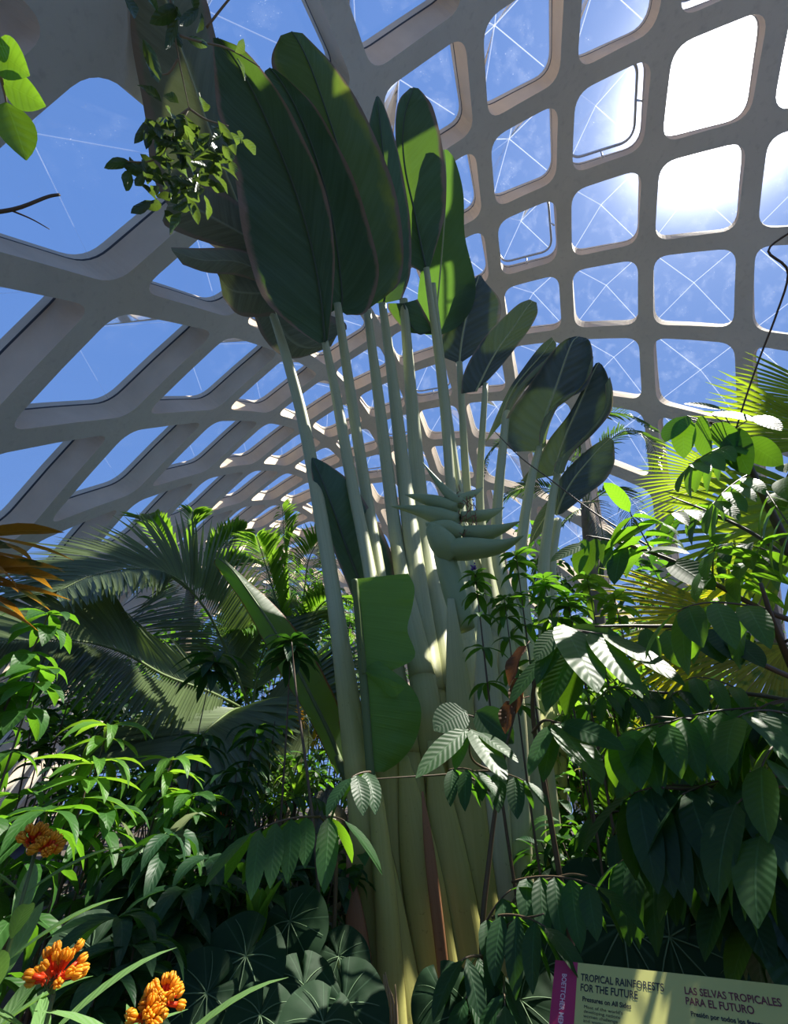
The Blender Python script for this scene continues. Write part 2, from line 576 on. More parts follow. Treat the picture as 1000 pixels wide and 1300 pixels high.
def blade(mb, st, D0, D1, n=34, m=13, lo=0.25, ro=0.25, roll=0.0, ruff=0.012, seed=0, mi=0, split=(), dist=True, cup=1.0):
    """st: rows (mid x, mid y, left x, left y, right x, right y) of a leaf in the photo's frame from base to tip; it runs from
    D0 to D1 metres away and its two halves swing lo / ro times their width away from the viewer (a real fold along the midrib)"""
    rg = random.Random(seed)
    A = np.array(st, float)
    k = len(A)
    E = np.stack([smooth1(A[:, q], n) for q in range(6)], 1)
    Ds = np.linspace(D0, D1, n)
    rows = np.zeros((n, m, 3))
    ph1, ph2 = rg.uniform(0, 6), rg.uniform(0, 6)
    for a in range(n):
        mid = (atd if dist else at)(E[a, 0], E[a, 1], Ds[a])
        sc = pxm(mid)
        for side, (ex, ey), off in ((-1, E[a, 2:4], lo), (1, E[a, 4:6], ro)):
            w = math.hypot(ex - E[a, 0], ey - E[a, 1]) * sc
            h = m // 2
            for q in range(h + 1):
                t = q / h
                dd = Ds[a] + off * w * (t ** 1.3) * cup + roll * w * max(0, t - 0.7) * 2
                if q:
                    dd += ruff * t * (math.sin(a * 0.9 + ph1 + side) + 0.6 * math.sin(a * 2.1 + ph2)) * min(1, w * 4)
                p = (atd if dist else at)(E[a, 0] + (ex - E[a, 0]) * t, E[a, 1] + (ey - E[a, 1]) * t, dd)
                rows[a, h + side * q] = p
    grid(mb, rows, mi=mi)
    return rows


def midrib(mb, st, D0, D1, r0, r1, n=24, dist=True, off=-0.012, mi=1):
    A = np.array(st, float)
    X, Y = smooth1(A[:, 0], n), smooth1(A[:, 1], n)
    P = [(atd if dist else at)(X[q], Y[q], D0 + (D1 - D0) * q / (n - 1) + off) for q in range(n)]
    tube(mb, P, [r0, r1], n=n, sides=6, mi=mi)


# ------------------------------------------------------------------ the traveller's palm: a fan of stalks, each with its blade
palm = thing('travellers_palm', 'giant fan palm with tall pale stalks and huge paddle leaves reaching the vault', 'palm', at(575, 1180, 3.7) * 1.0)
palm.location.z = 0
RP = 3.55


def stalk(sheath, stem, rbase=RP, lean=0.0, top=None, mats=(0, 1), mat_sheath=None, flat=0.5, stem_mat=None):
    """sheath, stem: rows (x, y, width in px) from the ground up; top: distance in metres of the stalk's top"""
    mb = MB()
    rows = list(sheath) + list(stem)
    n0 = len(sheath)
    P, R = [], []
    for q, (x, y, w) in enumerate(rows):
        t = max(0, q - n0 + 1) / max(1, len(stem))
        p = at(x, y, rbase) if top is None else None
        if p is None:
            d_ = (at(x, y, rbase) - EYEV).length
            d2 = d_ * (1 - t) + top * t
            p = atd(x, y, d2)
        P.append(p)
        R.append(w * (0.5 if q < n0 else 0.44) * pxm(p))
    hint = tuple(HF)
    if n0 > 1:
        # the clasping sheath, flattened; overlaps the stem by one ring
        k = n0
        tube(mb, P[:k + 1], R[:k + 1], n=6 * k + 2, sides=16, flat=flat, hint=hint, mi=0, vlen=2)
        tube(mb, P[k - 1:], R[k - 1:], n=8 * (len(stem) + 1), sides=10, flat=0.9, hint=hint, mi=1, vlen=3)
    else:
        tube(mb, P, R, n=8 * len(P), sides=10, flat=0.9, hint=hint, mi=1, vlen=3)
    return mb.build('leaf_stalk', [mat_sheath or M_SHEATH, stem_mat or M_STALK], palm), P[-1]


def add_blade(parent, st, D0, D1, mat=None, rib=(0.018, 0.006), name='leaf_blade', extra=None, rib_mat=None, **kw):
    mb = MB()
    blade(mb, st, D0, D1, **kw)
    midrib(mb, st, D0, D1, rib[0], rib[1])
    if extra:
        extra(mb)
    return mb.build(name, [mat or L_TRAV, rib_mat or (M_RIB if mat in (None, L_TRAVY) else M_STALK), L_FLAP], parent)


# 1 the outermost stalk, its old blade torn into lobes
s1, _ = stalk([(510, 1420, 110), (495, 1290, 92), (476, 1120, 60), (458, 1000, 38)], [(430, 800, 25), (408, 660, 20), (386, 540, 17), (364, 455, 14), (344, 392, 11)], 3.30, top=6.6)


def lobes(mb):
    blade(mb, [(345, 350, 345, 365, 345, 334), (300, 332, 302, 350, 300, 316), (255, 330, 262, 346, 250, 315), (218, 318, 232, 336, 217, 314)], 6.35, 6.2, n=12, m=7, seed=3)
    blade(mb, [(345, 372, 350, 400, 340, 345), (318, 372, 322, 403, 312, 345), (293, 368, 300, 398, 285, 342), (278, 352, 283, 378, 274, 344)], 6.45, 6.45, n=12, m=7, seed=4)
    blade(mb, [(345, 395, 322, 400, 362, 386), (362, 425, 332, 425, 405, 395), (382, 440, 352, 448, 436, 408), (405, 440, 378, 455, 440, 418), (428, 425, 420, 440, 438, 415)], 6.95, 7.0, n=14, m=9, seed=5)
    blade(mb, [(330, 310, 318, 322, 336, 285), (285, 285, 262, 308, 300, 255), (240, 262, 215, 290, 262, 235), (212, 262, 206, 280, 222, 240)], 6.35, 6.2, n=14, m=7, seed=6)


add_blade(s1, [(344, 392, 340, 395, 350, 388), (335, 350, 310, 345, 360, 350), (312, 285, 236, 285, 345, 290), (275, 190, 196, 230, 310, 200), (243, 100, 183, 140, 290, 110),
               (222, 40, 168, 60, 272, 40), (208, -10, 166, 10, 262, 0), (198, -60, 175, -50, 235, -58), (192, -95, 191, -95, 194, -95)], 6.6, 6.35, mat=L_OLD, extra=lobes, lo=0.2, ro=0.25, seed=1)
# 2 the great dark paddle in front
s2, _ = stalk([(520, 1400, 60), (505, 1250, 60), (492, 1000, 44), (486, 860, 30)], [(470, 730, 19), (446, 610, 17), (427, 505, 14), (412, 432, 10)], 3.42, top=6.2)
add_blade(s2, [(412, 434, 404, 436, 416, 432), (411, 418, 372, 415, 419, 410), (408, 385, 335, 380, 422, 380), (400, 335, 318, 335, 425, 330), (388, 285, 306, 285, 420, 275), (372, 235, 300, 235, 408, 228),
               (352, 185, 292, 190, 388, 182), (330, 135, 276, 140, 362, 130), (308, 92, 272, 95, 332, 88), (288, 62, 270, 60, 308, 62), (276, 48, 270, 48, 282, 50)], 6.15, 5.95, lo=-0.18, ro=-0.3, seed=2, ruff=0.02)
# 3
s3, _ = stalk([(540, 1400, 70), (530, 1200, 60), (512, 960, 44)], [(482, 735, 20), (464, 622, 17), (445, 500, 15), (428, 385, 11)], 3.5, top=6.6)
add_blade(s3, [(428, 392, 418, 398, 440, 400), (434, 385, 405, 380, 466, 395), (432, 350, 395, 345, 481, 346), (424, 290, 380, 290, 469, 288), (410, 230, 362, 235, 449, 226), (392, 175, 345, 180, 425, 178),
               (372, 130, 335, 135, 400, 135), (354, 100, 332, 108, 370, 105), (342, 86, 336, 90, 350, 88)], 6.65, 6.7, lo=-0.2, ro=-0.25, seed=3, ruff=0.018)
# 4 the blade with the yellowed rim
s4, _ = stalk([(560, 1400, 74), (553, 1200, 62), (545, 960, 44), (536, 860, 34)], [(510, 730, 22), (497, 640, 19), (481, 510, 16), (466, 395, 11)], 3.6, top=7.0)
add_blade(s4, [(468, 392, 452, 398, 490, 376), (466, 365, 440, 360, 507, 358), (459, 310, 428, 310, 512, 315), (446, 250, 410, 255, 503, 248), (430, 190, 390, 200, 483, 190), (412, 135, 368, 145, 455, 130),
               (394, 85, 348, 95, 425, 85), (380, 55, 345, 70, 400, 58), (370, 40, 356, 45, 384, 42)], 7.0, 7.3, mat=L_TRAVY, lo=0.15, ro=0.22, seed=4, ruff=0.018)
# 5
s5, _ = stalk([(575, 1400, 80), (570, 1200, 64), (560, 980, 44), (548, 880, 36)], [(527, 720, 28), (512, 600, 21), (498, 480, 16), (485, 385, 11)], 3.65, top=7.4)
add_blade(s5, [(487, 385, 470, 385, 510, 380), (492, 350, 468, 350, 521, 345), (494, 290, 468, 290, 521, 285), (490, 230, 470, 230, 512, 225), (484, 175, 466, 175, 500, 172), (480, 135, 472, 140, 489, 138), (479, 122, 477, 123, 481, 123)],
          7.4, 8.0, lo=0.5, ro=0.6, seed=5)
# 6 upright rounded paddle
s6, _ = stalk([(590, 1400, 84), (588, 1200, 66), (580, 1000, 50), (570, 880, 42)], [(548, 745, 34), (534, 650, 26), (524, 530, 19), (512, 380, 12)], 3.75, top=7.6)
add_blade(s6, [(512, 385, 492, 385, 530, 380), (520, 410, 494, 395, 546, 410), (532, 424, 515, 420, 552, 424), (545, 420, 538, 424, 556, 418)], 7.5, 7.5, n=14, m=9, lo=0.2, ro=0.2, seed=16)
s6b, _ = stalk([(608, 1400, 60), (606, 1150, 52), (600, 960, 42)], [(590, 800, 30), (574, 640, 16), (562, 500, 13), (541, 340, 9)], 3.85, top=7.7)
add_blade(s6b, [(541, 342, 534, 345, 546, 338), (534, 310, 516, 330, 556, 305), (525, 265, 506, 275, 565, 270), (515, 220, 503, 228, 566, 225), (511, 180, 502, 185, 560, 178), (514, 145, 502, 150, 550, 138), (521, 122, 507, 126, 540, 122), (525, 111, 520, 112, 531, 112)],
          7.7, 8.1, lo=0.5, ro=0.12, seed=6)
# 7 sunlit paddle behind it
s7, _ = stalk([(622, 1400, 60), (622, 1150, 54), (618, 960, 44)], [(604, 800, 28), (584, 640, 14), (566, 510, 12), (549, 360, 9)], 3.95, top=7.9)
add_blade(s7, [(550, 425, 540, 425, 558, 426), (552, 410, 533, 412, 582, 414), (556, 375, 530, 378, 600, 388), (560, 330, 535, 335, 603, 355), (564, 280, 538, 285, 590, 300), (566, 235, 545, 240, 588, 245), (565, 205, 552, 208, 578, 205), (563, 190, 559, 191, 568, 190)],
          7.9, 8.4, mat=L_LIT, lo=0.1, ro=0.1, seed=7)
# 8
s8, _ = stalk([(634, 1400, 60), (636, 1150, 54), (632, 960, 44)], [(616, 800, 26), (594, 640, 13), (583, 460, 9)], 4.05, top=7.9)
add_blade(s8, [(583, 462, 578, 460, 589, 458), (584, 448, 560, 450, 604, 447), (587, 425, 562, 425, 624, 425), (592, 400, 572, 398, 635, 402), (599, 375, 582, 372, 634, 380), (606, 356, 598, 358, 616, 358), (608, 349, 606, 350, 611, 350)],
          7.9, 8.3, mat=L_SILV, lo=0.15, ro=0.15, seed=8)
# 9
s9, _ = stalk([(646, 1400, 60), (650, 1150, 54), (646, 960, 42)], [(632, 800, 24), (609, 640, 12), (616, 487, 8)], 4.15, top=7.6)
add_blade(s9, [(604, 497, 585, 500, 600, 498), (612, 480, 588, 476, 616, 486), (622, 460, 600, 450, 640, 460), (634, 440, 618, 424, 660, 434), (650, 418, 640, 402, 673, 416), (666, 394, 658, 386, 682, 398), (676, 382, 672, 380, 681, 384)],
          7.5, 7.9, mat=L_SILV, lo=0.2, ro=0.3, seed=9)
# 10
s10, _ = stalk([(656, 1400, 58), (664, 1150, 52), (662, 960, 40)], [(655, 800, 24), (630, 690, 17), (641, 540, 11), (646, 522, 9)], 4.25, top=7.2)
add_blade(s10, [(636, 538, 616, 562, 643, 530), (642, 514, 629, 530, 650, 518), (654, 490, 646, 494, 668, 492), (670, 470, 665, 466, 690, 474), (688, 450, 685, 440, 704, 455), (702, 431, 700, 428, 706, 436)],
          7.2, 7.4, mat=L_SILV, lo=0.3, ro=-0.2, seed=10,
          extra=lambda m_: blade(m_, [(644, 530, 640, 532, 648, 524), (649, 512, 643, 515, 655, 507), (662, 492, 655, 495, 670, 486), (680, 474, 672, 474, 688, 468), (696, 456, 690, 458, 703, 450), (704, 443, 702, 445, 707, 440)], 7.05, 7.2, n=20, m=7, seed=63, mi=2))
# 11 the large grey paddle lower on the fan
s11, _ = stalk([(668, 1400, 56), (678, 1150, 50), (678, 960, 38)], [(672, 840, 26), (660, 720, 18), (672, 620, 13), (685, 568, 10)], 4.35, top=6.9)
add_blade(s11, [(686, 572, 652, 574, 692, 566), (688, 552, 640, 556, 697, 540), (694, 526, 644, 528, 712, 512), (704, 496, 664, 500, 742, 494), (714, 466, 686, 468, 752, 470), (721, 446, 703, 444, 752, 448), (727, 433, 716, 432, 749, 434), (734, 427, 729, 427, 744, 429)],
          6.9, 7.3, mat=L_SILV, lo=0.15, ro=0.15, seed=11, roll=-0.6,
          extra=lambda m_: blade(m_, [(688, 564, 684, 562, 692, 561), (692, 540, 685, 548, 700, 533), (704, 515, 692, 528, 714, 506), (726, 502, 712, 514, 738, 491), (744, 481, 738, 492, 751, 471), (750, 458, 748, 464, 753, 452)], 6.7, 6.95, n=20, m=7, seed=61, mi=2))
# 12
s12, _ = stalk([(676, 1400, 50), (690, 1150, 42), (692, 960, 34)], [(694, 840, 24), (690, 720, 17), (700, 640, 12), (708, 600, 10)], 4.45, top=6.9)
add_blade(s12, [(702, 604, 660, 612, 712, 600), (708, 582, 684, 580, 728, 574), (718, 552, 698, 556, 752, 552), (732, 520, 720, 528, 774, 524), (744, 492, 736, 500, 776, 496), (754, 470, 748, 474, 770, 474), (760, 460, 756, 461, 764, 463)],
          6.9, 7.2, mat=L_SILV, lo=0.25, ro=-0.25, seed=12, roll=-0.6,
          extra=lambda m_: blade(m_, [(708, 602, 703, 598, 714, 601), (716, 578, 706, 586, 727, 574), (736, 560, 722, 572, 751, 552), (760, 535, 746, 548, 775, 524), (773, 508, 767, 520, 778, 498), (772, 482, 768, 488, 774, 478)], 6.68, 6.85, n=20, m=7, seed=62, mi=2))
# 13 the lowest paddle on the sign side
s13, _ = stalk([(684, 1400, 44), (700, 1150, 34), (705, 960, 28)], [(704, 840, 20), (700, 720, 14), (708, 660, 11)], 4.55, top=6.7)
add_blade(s13, [(706, 654, 701, 652, 714, 652), (714, 632, 704, 624, 745, 628), (728, 608, 714, 602, 768, 610), (744, 588, 732, 583, 779, 590), (760, 570, 752, 566, 780, 574), (775, 556, 771, 555, 779, 560)],
          6.7, 6.9, mat=L_SILV, lo=0.2, ro=-0.2, seed=13, roll=-0.5)
add_blade(s13, [(705, 628, 703, 626, 708, 630), (692, 655, 684, 650, 699, 658), (680, 675, 675, 670, 686, 678), (673, 690, 672, 689, 674, 690)], 6.6, 6.5, n=10, m=5, mat=L_SILV, seed=14, rib=(0.012, 0.004))

# the cut young blade low on the near side, its lower half folded over
s14, _ = stalk([(505, 1400, 40), (490, 1150, 30), (478, 1020, 20)], [(471, 985, 14), (463, 880, 13), (456, 800, 11), (450, 736, 9)], 3.15, flat=0.9, stem_mat=M_GSTEM)


def torn(mb):
    blade(mb, [(462, 848, 460, 850, 480, 838), (464, 868, 461, 870, 516, 866), (465, 890, 462, 892, 532, 890), (467, 912, 463, 914, 534, 915), (469, 938, 465, 940, 525, 945), (471, 960, 468, 962, 506, 968), (474, 980, 472, 981, 488, 980)],
          3.14, 3.14, n=24, m=11, ro=-0.16, lo=0.3, seed=21, dist=False, roll=0.5)
    blade(mb, [(463, 853, 462, 852, 466, 857), (482, 863, 476, 855, 484, 874), (500, 872, 494, 862, 498, 885), (513, 873, 511, 871, 512, 876)], 3.12, 2.98, n=10, m=7, seed=22, dist=False, mi=0)


add_blade(s14, [(450, 735, 449, 735, 518, 728), (451, 750, 449, 750, 526, 746), (454, 775, 451, 775, 523, 772), (456, 800, 453, 800, 517, 800), (459, 825, 456, 826, 527, 832), (461, 845, 458, 846, 505, 848), (462, 856, 460, 858, 470, 858)],
          3.15, 3.15, mat=L_YOUNG, n=26, lo=0.3, ro=0.22, seed=20, dist=False, extra=torn, rib=(0.022, 0.016), rib_mat=M_GSTEM)
# the dark blade between the stalks
s15, _ = stalk([(530, 1400, 40), (520, 1150, 34), (505, 1000, 26)], [(490, 870, 18), (470, 780, 14)], 3.9)
add_blade(s15, [(468, 775, 452, 770, 490, 770), (455, 735, 438, 735, 503, 730), (438, 690, 420, 690, 492, 690), (424, 650, 408, 650, 474, 655), (411, 615, 399, 620, 448, 615), (401, 592, 395, 596, 420, 592), (397, 581, 395, 582, 402, 582)],
          4.9, 5.3, lo=0.2, ro=0.2, seed=15, rib=(0.022, 0.006))

# extra sheaths of the trunk's face, and the dead brown ones
for (sh, mt, rr) in (
        ([(566, 1420, 66), (556, 1250, 58), (532, 1090, 50), (512, 960, 36)], M_SHEATH, 3.36),
        ([(600, 1420, 70), (592, 1250, 60), (568, 1090, 52), (548, 940, 34)], M_SHEATH, 3.44),
        ([(622, 1420, 66), (618, 1250, 60), (600, 1090, 50), (584, 900, 36), (572, 760, 26)], M_SHEATH, 3.52),
        ([(640, 1420, 60), (638, 1250, 54), (628, 1090, 46), (620, 900, 38), (612, 760, 26)], M_SHEATHL, 3.60),
        ([(652, 1420, 56), (658, 1250, 50), (654, 1090, 44), (648, 900, 38), (640, 770, 24)], M_SHEATHL, 3.70),
        ([(664, 1420, 50), (674, 1250, 44), (674, 1090, 40), (668, 900, 34), (656, 790, 22)], M_SHEATHL, 3.80),
        ([(676, 1420, 40), (690, 1250, 34), (698, 1090, 34), (694, 940, 26)], M_SHEATHL, 3.92),
        ([(470, 1400, 36), (462, 1290, 34), (452, 1180, 27), (441, 1085, 9)], M_DEAD, 3.16),
        ([(572, 1400, 16), (564, 1250, 15), (546, 1090, 14), (536, 1005, 8)], M_DEAD, 3.24),
        ([(700, 1400, 20), (702, 1200, 16), (706, 1080, 8)], M_DEAD, 3.86)):
    mb = MB()
    P = [at(x, y, rr) for x, y, w in sh]
    tube(mb, P, [w * 0.5 * pxm(p) * (0.35 if q == len(P) - 1 else 1) for q, (p, (x, y, w)) in enumerate(zip(P, sh))], n=26, sides=18, flat=0.32, hint=tuple(HF), vlen=2)
    mb.build('leaf_sheath', mt, palm)
fr = MB()
rg = random.Random(4)
for q in range(9):
    x = 472 + q * 3.6
    P = [at(x + 4, 1330, 3.0), at(x + 2, 1275, 2.99), at(x - 2 + rg.uniform(-4, 4), 1238 + rg.uniform(-6, 16), 2.99)]
    tube(fr, P, [0.009, 0.008, 0.003], sides=4)
tag(fr.build('dead_sheath_fibre', plain('straw', (0.42, 0.30, 0.17), 0.8, 0.3, 20), palm), 'pale straw fibres of a split sheath')

# flower head: boat-shaped bracts in two ranks with dried flowers between
fh = MB()
ft = [at(x, y, 3.62) for x, y in ((590, 800), (572, 735), (562, 690), (575, 655), (586, 630))]
tube(fh, ft, [0.10, 0.12, 0.10, 0.06, 0.03], n=20, sides=12, flat=0.7)
head = fh.build('flower_head', M_BRACT, palm)
for pts, w, dr in (
        ([(566, 700), (590, 697), (625, 695), (645, 690), (664, 680)], 27, -0.28),
        ([(590, 676), (612, 677), (635, 672), (660, 662)], 19, -0.2),
        ([(585, 656), (610, 655), (628, 650), (640, 644)], 14, 0.1),
        ([(580, 634), (600, 627), (613, 619)], 11, 0.2),
        ([(588, 640), (576, 634), (558, 615), (536, 587)], 14, 0.0),
        ([(580, 646), (555, 638), (532, 632), (514, 628)], 17, 0.15),
        ([(582, 662), (558, 656), (530, 648), (497, 643)], 22, 0.1),
        ([(586, 680), (568, 673), (550, 669), (540, 664)], 24, -0.1),
        ([(578, 706), (562, 690), (550, 672), (546, 664)], 30, -0.15)):
    mb = MB()
    n = len(pts)
    P = [at(x, y, 3.56 + dr * q / (n - 1)) for q, (x, y) in enumerate(pts)]
    k = pxm(P[0]) * 0.68
    tube(mb, P, [w * k * z for z in ([0.8, 1.0, 0.7, 0.4, 0.06] if n == 5 else [0.85, 1.0, 0.6, 0.06] if n == 4 else [0.9, 0.8, 0.06])], n=20, sides=12, flat=0.75, hint=(0, 0, 1))
    mb.build('bract', M_BRACT, head)
hb = MB()
for q in range(60):
    x, y = rg.uniform(582, 604), rg.uniform(622, 684)
    p = at(x, y, 3.5 + rg.uniform(-0.08, 0.05))
    p2 = p + Vector((rg.uniform(-.05, .05), rg.uniform(-.05, .05), rg.uniform(-.10, .05)))
    tube(hb, [p, (p + p2) / 2 + Vector((rg.uniform(-.02, .02), 0, rg.uniform(-.02, .02))), p2], [0.005, 0.004, 0.002], sides=4, n=5)
tag(hb.build('dried_flower_tangle', M_HAIR, head), 'tangle of dried red-brown flower threads', kind='stuff')
# ------------------------------------------------------------------ plant builders
DOWN = np.array((0, 0, -1.0))


def unit(v):
    v = np.array(v, float)
    return v / max(1e-9, np.linalg.norm(v))


def leaf(mb, p, d, L, W, droop=0.5, fold=0.25, up=(0, 0, 1), twist=0.0, ns=6, shape=(0.7, 0.9), mi=0, cols=5, wave=0.0, pinch=None):
    """one leaf blade: starts at p, heads along d and sags by droop; fold lifts the halves, shape sets where it is widest"""
    p = np.array(p, float)
    d = unit(d)
    up = np.array(up, float)
    s0 = np.cross(d, up)
    if np.linalg.norm(s0) < 0.08:
        s0 = np.cross(d, (0.7, 0.3, 0.2))
    s0 = unit(s0)
    n0 = np.cross(s0, d)
    s = unit(s0 * math.cos(twist) + n0 * math.sin(twist))
    a, b = shape
    pk = (a / (a + b)) ** a * (b / (a + b)) ** b
    rows = np.zeros((ns + 1, cols, 3))
    uvs = []
    cur = p.copy()
    h = cols // 2
    for i in range(ns + 1):
        t = i / ns
        dd = unit(d * (1 - droop * t) + DOWN * droop * t * 1.1)
        if i:
            cur = cur + dd * (L / ns)
        s2 = unit(s - dd * np.dot(s, dd))
        nn = np.cross(s2, dd)
        w = W * 0.5 * (max(t, 0.0) ** a * max(1 - t, 0.0) ** b) / pk if 0 < t < 1 else W * 0.02
        for q in range(cols):
            x = (q - h) / h
            z = abs(x) * fold * w + wave * w * math.sin(t * 9 + x * 2) * abs(x)
            rows[i, q] = cur + s2 * (x * w) + nn * z
            uvs.append((q / (cols - 1), t))
    grid(mb, rows, uvs, mi)
    return cur


def bend(p, d, L, droop, n):
    """points of a sagging rachis"""
    out = [np.array(p, float)]
    d = unit(d)
    for i in range(1, n):
        t = i / (n - 1)
        out.append(out[-1] + unit(d * (1 - droop * t) + DOWN * droop * t) * (L / (n - 1)))
    return out


def compound(mb, p, d, L, n, lf, wf, droop=0.35, hang=0.55, mi_l=0, mi_s=1, spread=1.0, rg=random, tip=True, fold=0.18, r0=0.006):
    """a pinnate leaf: n pairs of leaflets hanging off a rachis"""
    P = bend(p, d, L, droop, 10)
    tube(mb, P, [r0, r0 * 0.4], n=10, sides=5, mi=mi_s)
    for k in range(n):
        t = 0.22 + 0.78 * k / max(1, n - 0.5)
        q = t * 9
        i = min(8, int(q))
        c = P[i] + (P[i + 1] - P[i]) * (q - i)
        r = unit(P[min(9, i + 1)] - P[i])
        sv = np.cross(r, (0, 0, 1))
        sv = unit(sv) if np.linalg.norm(sv) > 0.1 else unit(np.cross(r, (1, 0, 0)))
        for sg in (-1, 1):
            l = lf * (0.82 + 0.3 * math.sin(PI * min(1, t * 0.9))) * rg.uniform(0.88, 1.1)
            dd = r * 0.55 + sv * sg * spread + DOWN * hang * rg.uniform(0.6, 1.4)
            leaf(mb, c, dd, l, wf * rg.uniform(0.88, 1.1), droop=0.45 + 0.3 * rg.random(), fold=fold, twist=rg.uniform(-.25, .25), mi=mi_l, shape=(0.6, 0.75))
    if tip:
        leaf(mb, P[-1], unit(P[-1] - P[-2]) + DOWN * 0.2, lf, wf, droop=0.4, fold=fold, mi=mi_l, shape=(0.6, 0.75))


def whorl(mb, p, axis, n, L, W, tilt=0.35, droop=0.5, rg=random, mi=0, layers=1, gap=0.0, fold=0.25, shape=(0.75, 0.95), wave=0.08, ns=6):
    """a rosette of leaves round a shoot"""
    ax = unit(axis)
    e1 = unit(np.cross(ax, (0.3, 0.8, 0.1)))
    e2 = np.cross(ax, e1)
    a0 = rg.uniform(0, 6.28)
    for l in range(layers):
        for k in range(n):
            a = a0 + 2 * PI * (k + 0.5 * l) / n + rg.uniform(-.25, .25)
            ti = tilt + rg.uniform(-.15, .15) - 0.25 * l
            d = (e1 * math.cos(a) + e2 * math.sin(a)) * math.cos(ti) + ax * math.sin(ti)
            leaf(mb, np.array(p) - ax * gap * l, d, L * rg.uniform(0.75, 1.12), W * rg.uniform(0.8, 1.1), droop=droop * rg.uniform(0.6, 1.3), fold=fold, twist=rg.uniform(-.3, .3), mi=mi,
                 shape=shape, wave=wave, ns=ns)


def frond(mb, P, lf, wf, n=60, ang=0.9, sag=0.35, rg=random, mi_l=0, mi_s=1, r0=0.018, lift=0.25, start=0.12, ends=(0.55, 0.35), up=(0, 0, 1)):
    """a feather-palm frond along P: narrow leaflets on both sides"""
    Q = smoothpts(P, n + 2)
    tube(mb, P, [r0, r0 * 0.75, r0 * 0.25], n=24, sides=6, mi=mi_s)
    T = nrmz(np.gradient(Q, axis=0))
    up = np.array(up, float)
    for k in range(1, n + 1):
        t = k / (n + 1)
        if t < start:
            continue
        r = T[k]
        sv = np.cross(r, up)
        sv = unit(sv) if np.linalg.norm(sv) > 0.1 else unit(np.cross(r, (1, 0, 0)))
        nn = np.cross(sv, r)
        tt = (t - start) / (1 - start)
        env = ends[0] + (1 - ends[0]) * math.sin(PI * min(1, tt * 1.1) ** 0.8) if tt < 0.55 else 1 - (1 - ends[1]) * ((tt - 0.55) / 0.45) ** 1.5
        for sg in (-1, 1):
            d = r * math.cos(ang) + (sv * sg) * math.sin(ang) + nn * lift * rg.uniform(0.6, 1.3)
            leaf(mb, Q[k], d, lf * env * rg.uniform(0.9, 1.06), wf, droop=sag * rg.uniform(0.7, 1.3), fold=0.3, mi=mi_l, ns=4, cols=3, up=tuple(up), shape=(0.35, 0.75))


def fanleaf(mb, c, d, R, n=34, arc=4.6, pleat=0.10, mi=0, split=0.45, droop=0.25, rg=random, up=(0, 0, 1)):
    """a fan-palm blade: pleated rays from the hastula, split towards the tips"""
    d = unit(d)
    sv = unit(np.cross(d, up))
    nn = np.cross(sv, d)
    da = arc / n
    for k in range(n):
        a0 = -arc / 2 + da * k
        ac = a0 + da / 2
        Rk = R * (0.72 + 0.28 * math.cos(ac * 0.55)) * rg.uniform(0.95, 1.04)
        rows = np.zeros((7, 3, 3))
        uvs = []
        for i in range(7):
            t = 0.04 + 0.96 * i / 6
            wk = 1.0 if t < split else max(0.03, 1 - ((t - split) / (1 - split)) ** 1.2)
            for j, x in enumerate((-1, 0, 1)):
                a = ac + x * da / 2 * wk
                v = d * math.cos(a) + sv * math.sin(a)
                z = (pleat * (1 if j == 1 else -1) * da * 2.2) * t * R * wk
                rows[i, j] = np.array(c) + v * (Rk * t) + nn * z + DOWN * droop * R * (t ** 2.4) * 0.6
                uvs.append((j / 2, t))
        grid(mb, rows, uvs, mi)


def stemline(p0, p1, lean=0.08, rg=random):
    p0, p1 = np.array(p0, float), np.array(p1, float)
    m = (p0 + p1) / 2 + np.array((rg.uniform(-lean, lean), rg.uniform(-lean, lean), 0))
    return [p0, m, p1]


# leaf materials of the bedding
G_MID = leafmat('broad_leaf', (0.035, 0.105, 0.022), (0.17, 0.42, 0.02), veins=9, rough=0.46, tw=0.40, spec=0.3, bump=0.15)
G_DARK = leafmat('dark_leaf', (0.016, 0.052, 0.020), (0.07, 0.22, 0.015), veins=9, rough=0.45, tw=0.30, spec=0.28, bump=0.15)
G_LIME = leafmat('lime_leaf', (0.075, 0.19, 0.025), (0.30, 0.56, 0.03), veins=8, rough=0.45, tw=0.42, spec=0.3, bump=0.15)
G_QUILT = leafmat('quilted_leaflet', (0.028, 0.088, 0.024), (0.24, 0.52, 0.02), veins=11, slant=0.45, rough=0.42, tw=0.45, bump=0.13, spec=0.4)
G_QDARK = leafmat('quilted_dark_leaflet', (0.020, 0.060, 0.022), (0.11, 0.30, 0.015), veins=11, slant=0.45, rough=0.46, tw=0.36, bump=0.15, spec=0.32)
G_PALM = leafmat('palm_leaflet', (0.040, 0.085, 0.030), (0.13, 0.28, 0.02), veins=1, rough=0.38, tw=0.28, bump=0.1, spec=0.5)
G_PALMS = leafmat('sunlit_palm_leaflet', (0.11, 0.15, 0.07), (0.20, 0.32, 0.05), veins=1, rough=0.36, tw=0.28, bump=0.1, spec=0.55)  # paler copy of the palm leaflet; sun on the fronds put into its colour
G_PALMB = leafmat('bright_palm_leaflet', (0.065, 0.15, 0.025), (0.26, 0.50, 0.03), veins=1, rough=0.36, tw=0.40, bump=0.1, spec=0.45)
G_FAN = leafmat('fan_leaf', (0.06, 0.14, 0.025), (0.34, 0.48, 0.02), veins=1, rough=0.45, tw=0.5, bump=0.2, margin=None)
G_FANY = leafmat('yellowing_fan_leaf', (0.17, 0.17, 0.02), (0.52, 0.50, 0.015), veins=1, rough=0.5, tw=0.5, bump=0.2, blotch=(0.10, 0.18, 0.02), blotch_at=0.55)
